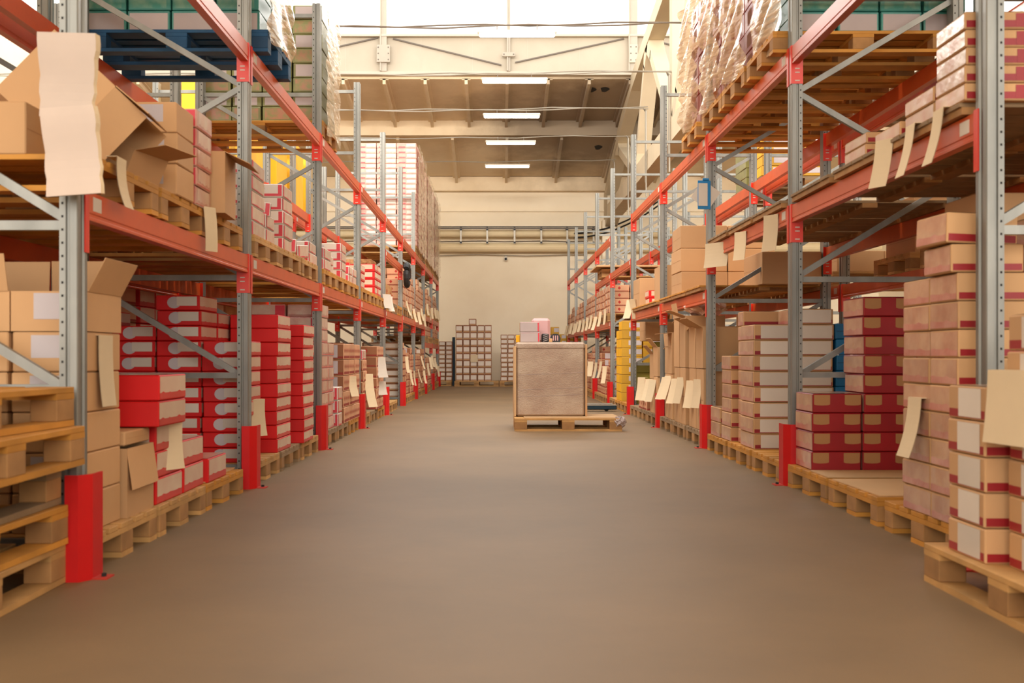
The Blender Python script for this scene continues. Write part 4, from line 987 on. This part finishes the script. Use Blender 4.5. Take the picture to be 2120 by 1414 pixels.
# crumpled plastic bag on the tall cartons
def blob(c, r, n=14, amp=.35, seed=1, mt='film_pink', sq=(1, 1, .7)):
    b = MB(); rr = random.Random(seed); k = b.m(mt); ph = [rr.uniform(0, 6) for _ in range(6)]
    for i in range(n + 1):
        th = math.pi * i / n
        for j in range(2 * n):
            p = math.pi * j / n
            q = 1 + amp * (math.sin(5 * p + ph[0] + 3 * th) * math.sin(4 * th + ph[1]) * .5 + .35 * math.sin(11 * p + ph[2]) * math.sin(9 * th + ph[3]))
            b.v.append((r * sq[0] * q * math.sin(th) * math.cos(p), r * sq[1] * q * math.sin(th) * math.sin(p), r * sq[2] * q * math.cos(th)))
    for i in range(n):
        for j in range(2 * n):
            a = i * 2 * n; b.f.append((a + j, a + 2 * n + j, a + 2 * n + (j + 1) % (2 * n), a + (j + 1) % (2 * n))); b.mi.append(k)
    return b
tag(put('plastic_bag', blob(0, .2, seed=4, mt='film_white', sq=(1, 1.3, .5)), None, (2.12, 11.0, 1.345)), 'crumpled clear plastic bag on the tall brown cartons', 'plastic bag')
stack(Rr, 'diamond', 13.72, 1.9, P0, 2, 2, 3, (.34, .4, .13), 'floor past fourth right post')
slip(1.87, 14.0, .56, .16, .3, 'cream paper slip on the diamond cartons past the fourth right post', rz=math.pi, lean=7)
# bay 4
bay_pallets(Rr, 4, 0, 'on the floor', (.05, .95, 1.78))
stack(Rr, 'olive', 15.6, 1.98, P0, 2, 1, 4, (.3, .4, .15), 'past fifth right post', cols={(1, 0): 6})
stack(Rr, 'olive', 15.62, 2.62, P0, 2, 1, 4, (.3, .4, .15), 'past fifth right post, back half')
carton('blank', Rr, 2.5, 15.85, P0 + .91, .75, .6, .3, 'wide brown carton on the olive green cartons')
stack(Rr, 'yellow', 16.5, 1.9, P0, 3, 2, 8, (.32, .38, .136), 'past fifth right post', cols={(0, 0): 9, (1, 0): 9, (2, 0): 9})
# bays 5..8
far_fill(Rr, 5, 0, 'on the floor', [('lilac', 5, .125), ('diamond', 4, .125), ('lilac', 6, .125)], 'past sixth right post')
far_fill(Rr, 6, 0, 'on the floor', [('diamondside', 7, .125), ('lilac', 6, .125), ('diamondside', 5, .12)], 'past seventh right post')
far_fill(Rr, 7, 0, 'on the floor', [('diamondside', 6, .125), ('diamond', 6, .125), ('lilac', 5, .12)], 'past eighth right post')
far_fill(Rr, 8, 0, 'on the floor', [('diamond', 5, .125), ('diamondside', 5, .125), ('diamond', 5, .12)], 'past ninth right post')
for k in (5, 6, 7, 8):
    far_fill(Rr, k, 1.422, 'on the lower shelf', [('diamondside', 4, .12), ('diamondside', 4, .12), ('diamondside', 4 - (k > 6), .12)], 'shelf past %s right post' % PN[k])
stack(Rr, 'diamondside', YR[5] + .12, 2.62, 1.566, 1, 1, 4, (.34, .38, .12), 'inner shelf past sixth right post')
for k in range(5, 9):
    for n in range(3):
        y = YR[k] + .3 + n * .85
        slip(1.86, y + rs.uniform(-.1, .1), 1.56 + rs.uniform(0, .08), .09, .27, 'pale paper slip on the %s shelf pallet past the %s right post' % (NTH[n], PN[k]), rz=math.pi + rs.uniform(-.3, .3), lean=rs.uniform(2, 18), curl=.3)
        if k < 7: slip(1.86, y + rs.uniform(-.1, .1), .55 + rs.uniform(0, .2), .14, .3, 'pale paper slip on the %s floor pallet past the %s right post' % (NTH[n], PN[k]), rz=math.pi + rs.uniform(-.3, .3), lean=rs.uniform(2, 18), curl=.3)
b = MB(); b.box(1.75, 2.95, 19.0, 20.4, 2.402, 2.43, 'kraft_light'); tag(put('long_board', b), 'long pale board lying across the pallet past the sixth right post', 'board')
pallet(Rr, 19.2, 2.234, 'wooden pallet under the long board past the sixth right post', thin=False, x0=1.86)
# right top level
ZU = 2.86 + P0
bay_pallets(Rr, 1, 2.862, 'on the upper shelf', (.03, .9, 1.75), wood='wood_gold', x0=1.84); bay_pallets(Rr, 2, 2.862, 'on the upper shelf', (.03,), wood='wood_gold', x0=1.84)
stack(Rr, 'teal', 7.2, 1.98, ZU, 4, 2, 4, (.28, .38, .135), 'upper shelf past second right post', kinds=lambda i, j, k: 'teal' if k % 2 == 0 else 'tealprint')
wrap(Rr, 1.93, 3.1, 7.18, 7.98, ZU - .06, ZU + .56, 'glossy stretch film over the teal cartons on the right upper shelf', amp=.04, sides='A')
for k, (y, nm) in enumerate(((8.06, 'first'), (8.92, 'second'), (9.98, 'third'))):
    stack(Rr, 'redtall', y + .04, 1.93, ZU, 2, 2, 7, (.33, .36, .175), '%s upper stack' % nm, cols={(1, 1): 1})
    wrap(Rr, 1.90, 2.6, y + .02, y + .8, ZU + .0, ZU + 1.24, 'shiny wrinkled stretch film on the %s red-brown upper stack' % nm, amp=.06, sides='A')
# row behind on the right
for k, (y, n) in enumerate(((7.2, 3), (8.1, 3), (9.0, 2))):
    pallet(Rr, y, 2.845, 'pallet high behind the second right post, %s' % NTH[k], x0=3.16, wood='wood_grey')
for k, y in enumerate((12.95, 13.8)):
    pallet(Rr, y, 2.845, 'pallet high behind the fourth right post, %s' % NTH[k], x0=3.16, wood='wood_grey')
    stack(Rr, 'green' if k else 'yellow', y + .04, 3.18, ZU, 2, 1, 7, (.4, .6, .12), 'high %s stack behind fourth right post' % NTH[k], adj='olive labelled carton' if k else 'yellow labelled carton')
for k, (y, kd, h, rows) in enumerate(((5.0, 'blank', .3, 3), (5.9, 'roseflat', .2, 3), (7.3, 'blank', .28, 1), (8.3, 'blank', .22, 2), (10.2, 'blank', .2, 1))):
    pallet(Rr, y - .02, 1.495, 'pallet on the lower shelf behind the right rack, number %s from the camera' % ORD[k], x0=3.16, wood='wood')
    stack(Rr, kd, y, 3.2, 1.495 + P0, 2, 1, rows, (.45, .6, h), '%s shelf pallet behind right rack' % ORD[k])
open_carton((3.35, 7.2 + .9 - .1, 1.639), (.34, .3, .3), (0, 0, 0), 'open brown carton with raised flap on the shelf behind the second right post', (100, 120, 110, 130)) if False else None
for k, y in enumerate((4.42, 5.28, 6.14, 7.22, 8.1, 8.96)):
    pallet(Rr, y, 0, 'floor pallet of the row behind the right rack, %s' % ORD[k], x0=3.16, wood='wood_dark')
    stack(Rr, 'tapedlabel' if k % 2 else 'blank', y + .05, 3.2, P0, 2, 1, 4, (.4, .6, .2), 'floor pallet %s behind right rack' % ORD[k])
# blue clipboard on the third right post
c = empty('clipboard', 'blue clipboard with loose white papers tied to the third right post', 'clipboard', (1.89, YR[2] - .09, 2.3), (0, 0, R(6)))
b = MB(); b.box(-.075, .045, -.006, 0, -.13, .13, 'clip_blue', ch=.003); b.box(-.03, .03, -.008, 0, .13, .15, 'clip_blue', ch=.003); put('board', b, c)
b = MB(); b.box(-.07, .015, -.009, -.006, -.1, .105, 'paper'); put('paper_sheet', b, c)
b = MB(); b.box(-.1, .1, .003, .005, -.1, .1, 'paper', Matrix.Rotation(R(35), 4, 'Y')); put('paper_sheet', b, c)

# ================================================================== MIDDLE AND FAR WALL
pallet(1, 0, 0, 'wooden pallet in the middle of the aisle under the wrapped load', cx=.795, cy=12.46, wood='wood', rz=0)
sheet_board(.3, 1.38, 12.1, 12.86, .1445, 'thin plywood sheet on the aisle pallet', 'kraft_light', .01)
e = empty('wrapped_load', 'large brown load wrapped in stretch film on the aisle pallet', 'wrapped load', (.62, 12.75, .151))
b = MB(); b.box(-.4, .38, -.4, .4, 0, .84, 'wrapped_kraft', ch=.02); b.box(-.405, .385, -.405, .405, .76, .845, 'wrapped_kraft', ch=.02); put('load_body', b, e)
b = MB(); b.box(-.425, -.402, -.42, .42, 0, .8, 'kraft_light', ch=.004); b.box(.387, .41, -.41, -.2, 0, .82, 'kraft', ch=.004); put('side_board', b, e)
b = MB()
for z in (.22, .3, .47): b.bar((-.39, -.4005, z), (.37, -.4005, z + .03), .002, .002, 'grey_lilac')
put('film_fold', b, e)
tag(put('plastic_wad', blob(0, .07, seed=9, mt='grey_lilac', sq=(1, .8, .9)), None, (1.37, 12.1, .1)), 'wad of plastic film stuck on the right corner of the aisle pallet', 'plastic wad')
# things on the far side of the load
for k in range(2):
    carton('greyedge', Rr, .38, 12.62, .998 + k * .118, .23, .3, .117, 'grey pink-edged carton on the wrapped load, %s of two' % ('lower', 'upper')[k])
tag(put('plastic_bin', MB().box(-.11, .11, -.15, .15, 0, .29, 'pink_plastic', ch=.03), None, (.52, 12.97, .997)), 'pale pink plastic bin behind the grey cartons on the load', 'plastic bin')
b = MB(); b.box(-.04, .04, -.1, .1, 0, .1, 'black', ch=.01)
for q in range(4): b.bar((-.03, -.102, .01 + q * .022), (.03, -.102, .03 + q * .022), .006, .004, 'grey_lilac')
tag(put('slotted_box', b, None, (.56, 12.6, .997)), 'small dark box with slanting slots on the wrapped load', 'box')
e = empty('carry_bag', 'small black and pink rounded bag standing on the wrapped load', 'bag', (.68, 12.62, .997))
b = MB(); b.prism([(-.055, 0), (.055, 0), (.06, .05), (.045, .085), (.02, .1), (-.02, .1), (-.045, .085), (-.06, .05)], 1, -.04, .04, 'black'); put('bag_body', b, e)
b = MB()
for x in (-.025, .0, .025): b.box(x - .006, x + .006, -.044, -.04, .02, .08, 'pink_plastic')
put('stripe', b, e)
carton('bigyellow', Rr, .27, 12.9, .998, .09, .2, .09, 'small yellow carton at the left top corner of the wrapped load')
carton('blank', Rr, .615, 12.45, .997, .04, .1, .045, 'tiny tan carton beside the dark bag')
# pallet truck behind
e = empty('pallet_truck', 'dark blue hand pallet truck behind the wrapped load', 'pallet truck', (1.2, 16.6, 0))
for y in (-.26, .26):
    b = MB(); b.box(-.75, .6, y - .08, y + .08, .03, .085, 'steel_blue', ch=.008); b.box(-.75, .6, y - .082, y + .082, .087, .1, 'conduit', ch=.004); put('fork', b, e)
b = MB(); b.box(-.8, -.68, -.3, .3, .05, .35, 'steel_blue', ch=.02); put('chassis', b, e)
b = MB(); b.tube([(-.8, 0, .3), (-.95, 0, .75)], .018, 'black'); b.tube([(-.95, -.1, .75), (-.95, .1, .75)], .015, 'black'); put('handle', b, e)
for y in (-.06, .06): b = MB(); b.tube([(-.82, y - .02, .09), (-.82, y + .02, .09)], .085, 'rubber', 14); put('wheel', b, e)
for y in (-.26, .26): b = MB(); b.tube([(.45, y - .04, .036), (.45, y + .04, .036)], .034, 'rubber', 10); put('roller', b, e)
carton('floral', Rr, 2.02, 14.6, .146, .2, .2, .001, 'x') if False else None
# far wall stacks
pallet(1, 0, 0, 'pallet under the big white-labelled stack by the far wall', cx=-.55, cy=29.7)
stack(Rr, 'labelboard', 29.35, -1.12, P0, 5, 1, 8, (.19, .4, .19), 'big stack by far wall')
carton('labelboard', Rr, -.665, 29.55, P0 + 8 * .19, .2, .38, .17, 'single white-labelled carton on top of the big far wall stack')
pallet(1, 0, 0, 'pallet at the far wall left of the steel post', cx=-1.85, cy=30.1)
stack(Rr, 'labelboard', 29.75, -1.6, P0, 2, 1, 9, (.18, .4, .12), 'stack left of steel post')
pallet(1, 0, 0, 'pallet at the far wall behind the wrapped load', cx=.66, cy=29.7)
stack(Rr, 'labelboard', 29.35, .1, P0, 6, 1, 10, (.185, .4, .126), 'wall stack behind the load')
pallet(1, 0, 0, 'pallet at the far wall right of the wrapped load', cx=1.95, cy=30.1)
stack(Rr, 'yellow', 29.8, 1.3, P0, 5, 1, 8, (.2, .4, .16), 'far wall, right')
carton('yellow', Rr, 1.6, 30.0, P0 + 8 * .16, .22, .38, .2, 'single yellow carton on top of the yellow far wall stack')
slip(-.62, 29.335, .86, .2, .2, 'square cream sheet on the big far wall stack', rz=-math.pi / 2 + .5, lean=2, curl=0)
# rest



# ================================================================== cartons too small in view to be worth one object each
def gather_stock(keep=300):
    from mathutils.bvhtree import BVHTree
    bpy.context.view_layer.update()
    vs = []; fs = []; own = []; names = []
    for ob in COL.objects:
        if ob.type != 'MESH': continue
        t = ob
        while t.parent: t = t.parent
        if t.name.startswith(('stretch_wrap', 'window')): continue
        M4 = ob.matrix_world; b = len(vs); k = len(names); names.append(t.name)
        vs.extend([M4 @ v.co for v in ob.data.vertices])
        for pl in ob.data.polygons: fs.append([b + v for v in pl.vertices]); own.append(k)
    tree = BVHTree.FromPolygons(vs, fs)
    cnt = {}; W, H = 640, 427; o = Vector(cam.location)
    for j in range(H):
        for i in range(W):
            px = (i + .5) * 2120 / W; py = (j + .5) * 1414 / H
            hit = tree.ray_cast(o, Vector(((px - 1029) / F, 1, (735 - py) / F)).normalized())
            if hit[2] is not None:
                n = names[own[hit[2]]]; cnt[n] = cnt.get(n, 0) + 1
    allc = [ob for ob in COL.objects if ob.parent is None and ob.get('category') == 'carton' and ob.type == 'MESH']
    allc.sort(key=lambda ob: -cnt.get(ob.name, 0))
    rest = allc[keep:]
    if not rest: return
    vs = []; fs = []; mi = []; mats = []
    for ob in rest:
        for q in [ob] + [c for c in ob.children]:
            M4 = Matrix.LocRotScale(ob.location, ob.rotation_euler, None); b = len(vs); me = q.data
            vs.extend([tuple(M4 @ v.co) for v in me.vertices])
            ids = []
            for m_ in me.materials:
                if m_ not in mats: mats.append(m_)
                ids.append(mats.index(m_))
            for pl in me.polygons: fs.append(tuple(b + v for v in pl.vertices)); mi.append(ids[pl.material_index])
    for ob in rest:
        for c in list(ob.children): bpy.data.objects.remove(c)
        bpy.data.objects.remove(ob)
    me = bpy.data.meshes.new('carton_stock'); me.from_pydata(vs, [], fs)
    for m_ in mats: me.materials.append(m_)
    me.polygons.foreach_set('material_index', mi); me.update()
    st = bpy.data.objects.new('carton_stock', me); COL.objects.link(st)
    st['kind'] = 'stuff'; st['label'] = 'remaining small cartons stacked deeper in the racks and by the far wall'; st['category'] = 'cartons'
    print('KEPT', keep, 'REST', len(rest), 'smallest kept', cnt.get(allc[keep - 1].name, 0))
gather_stock()
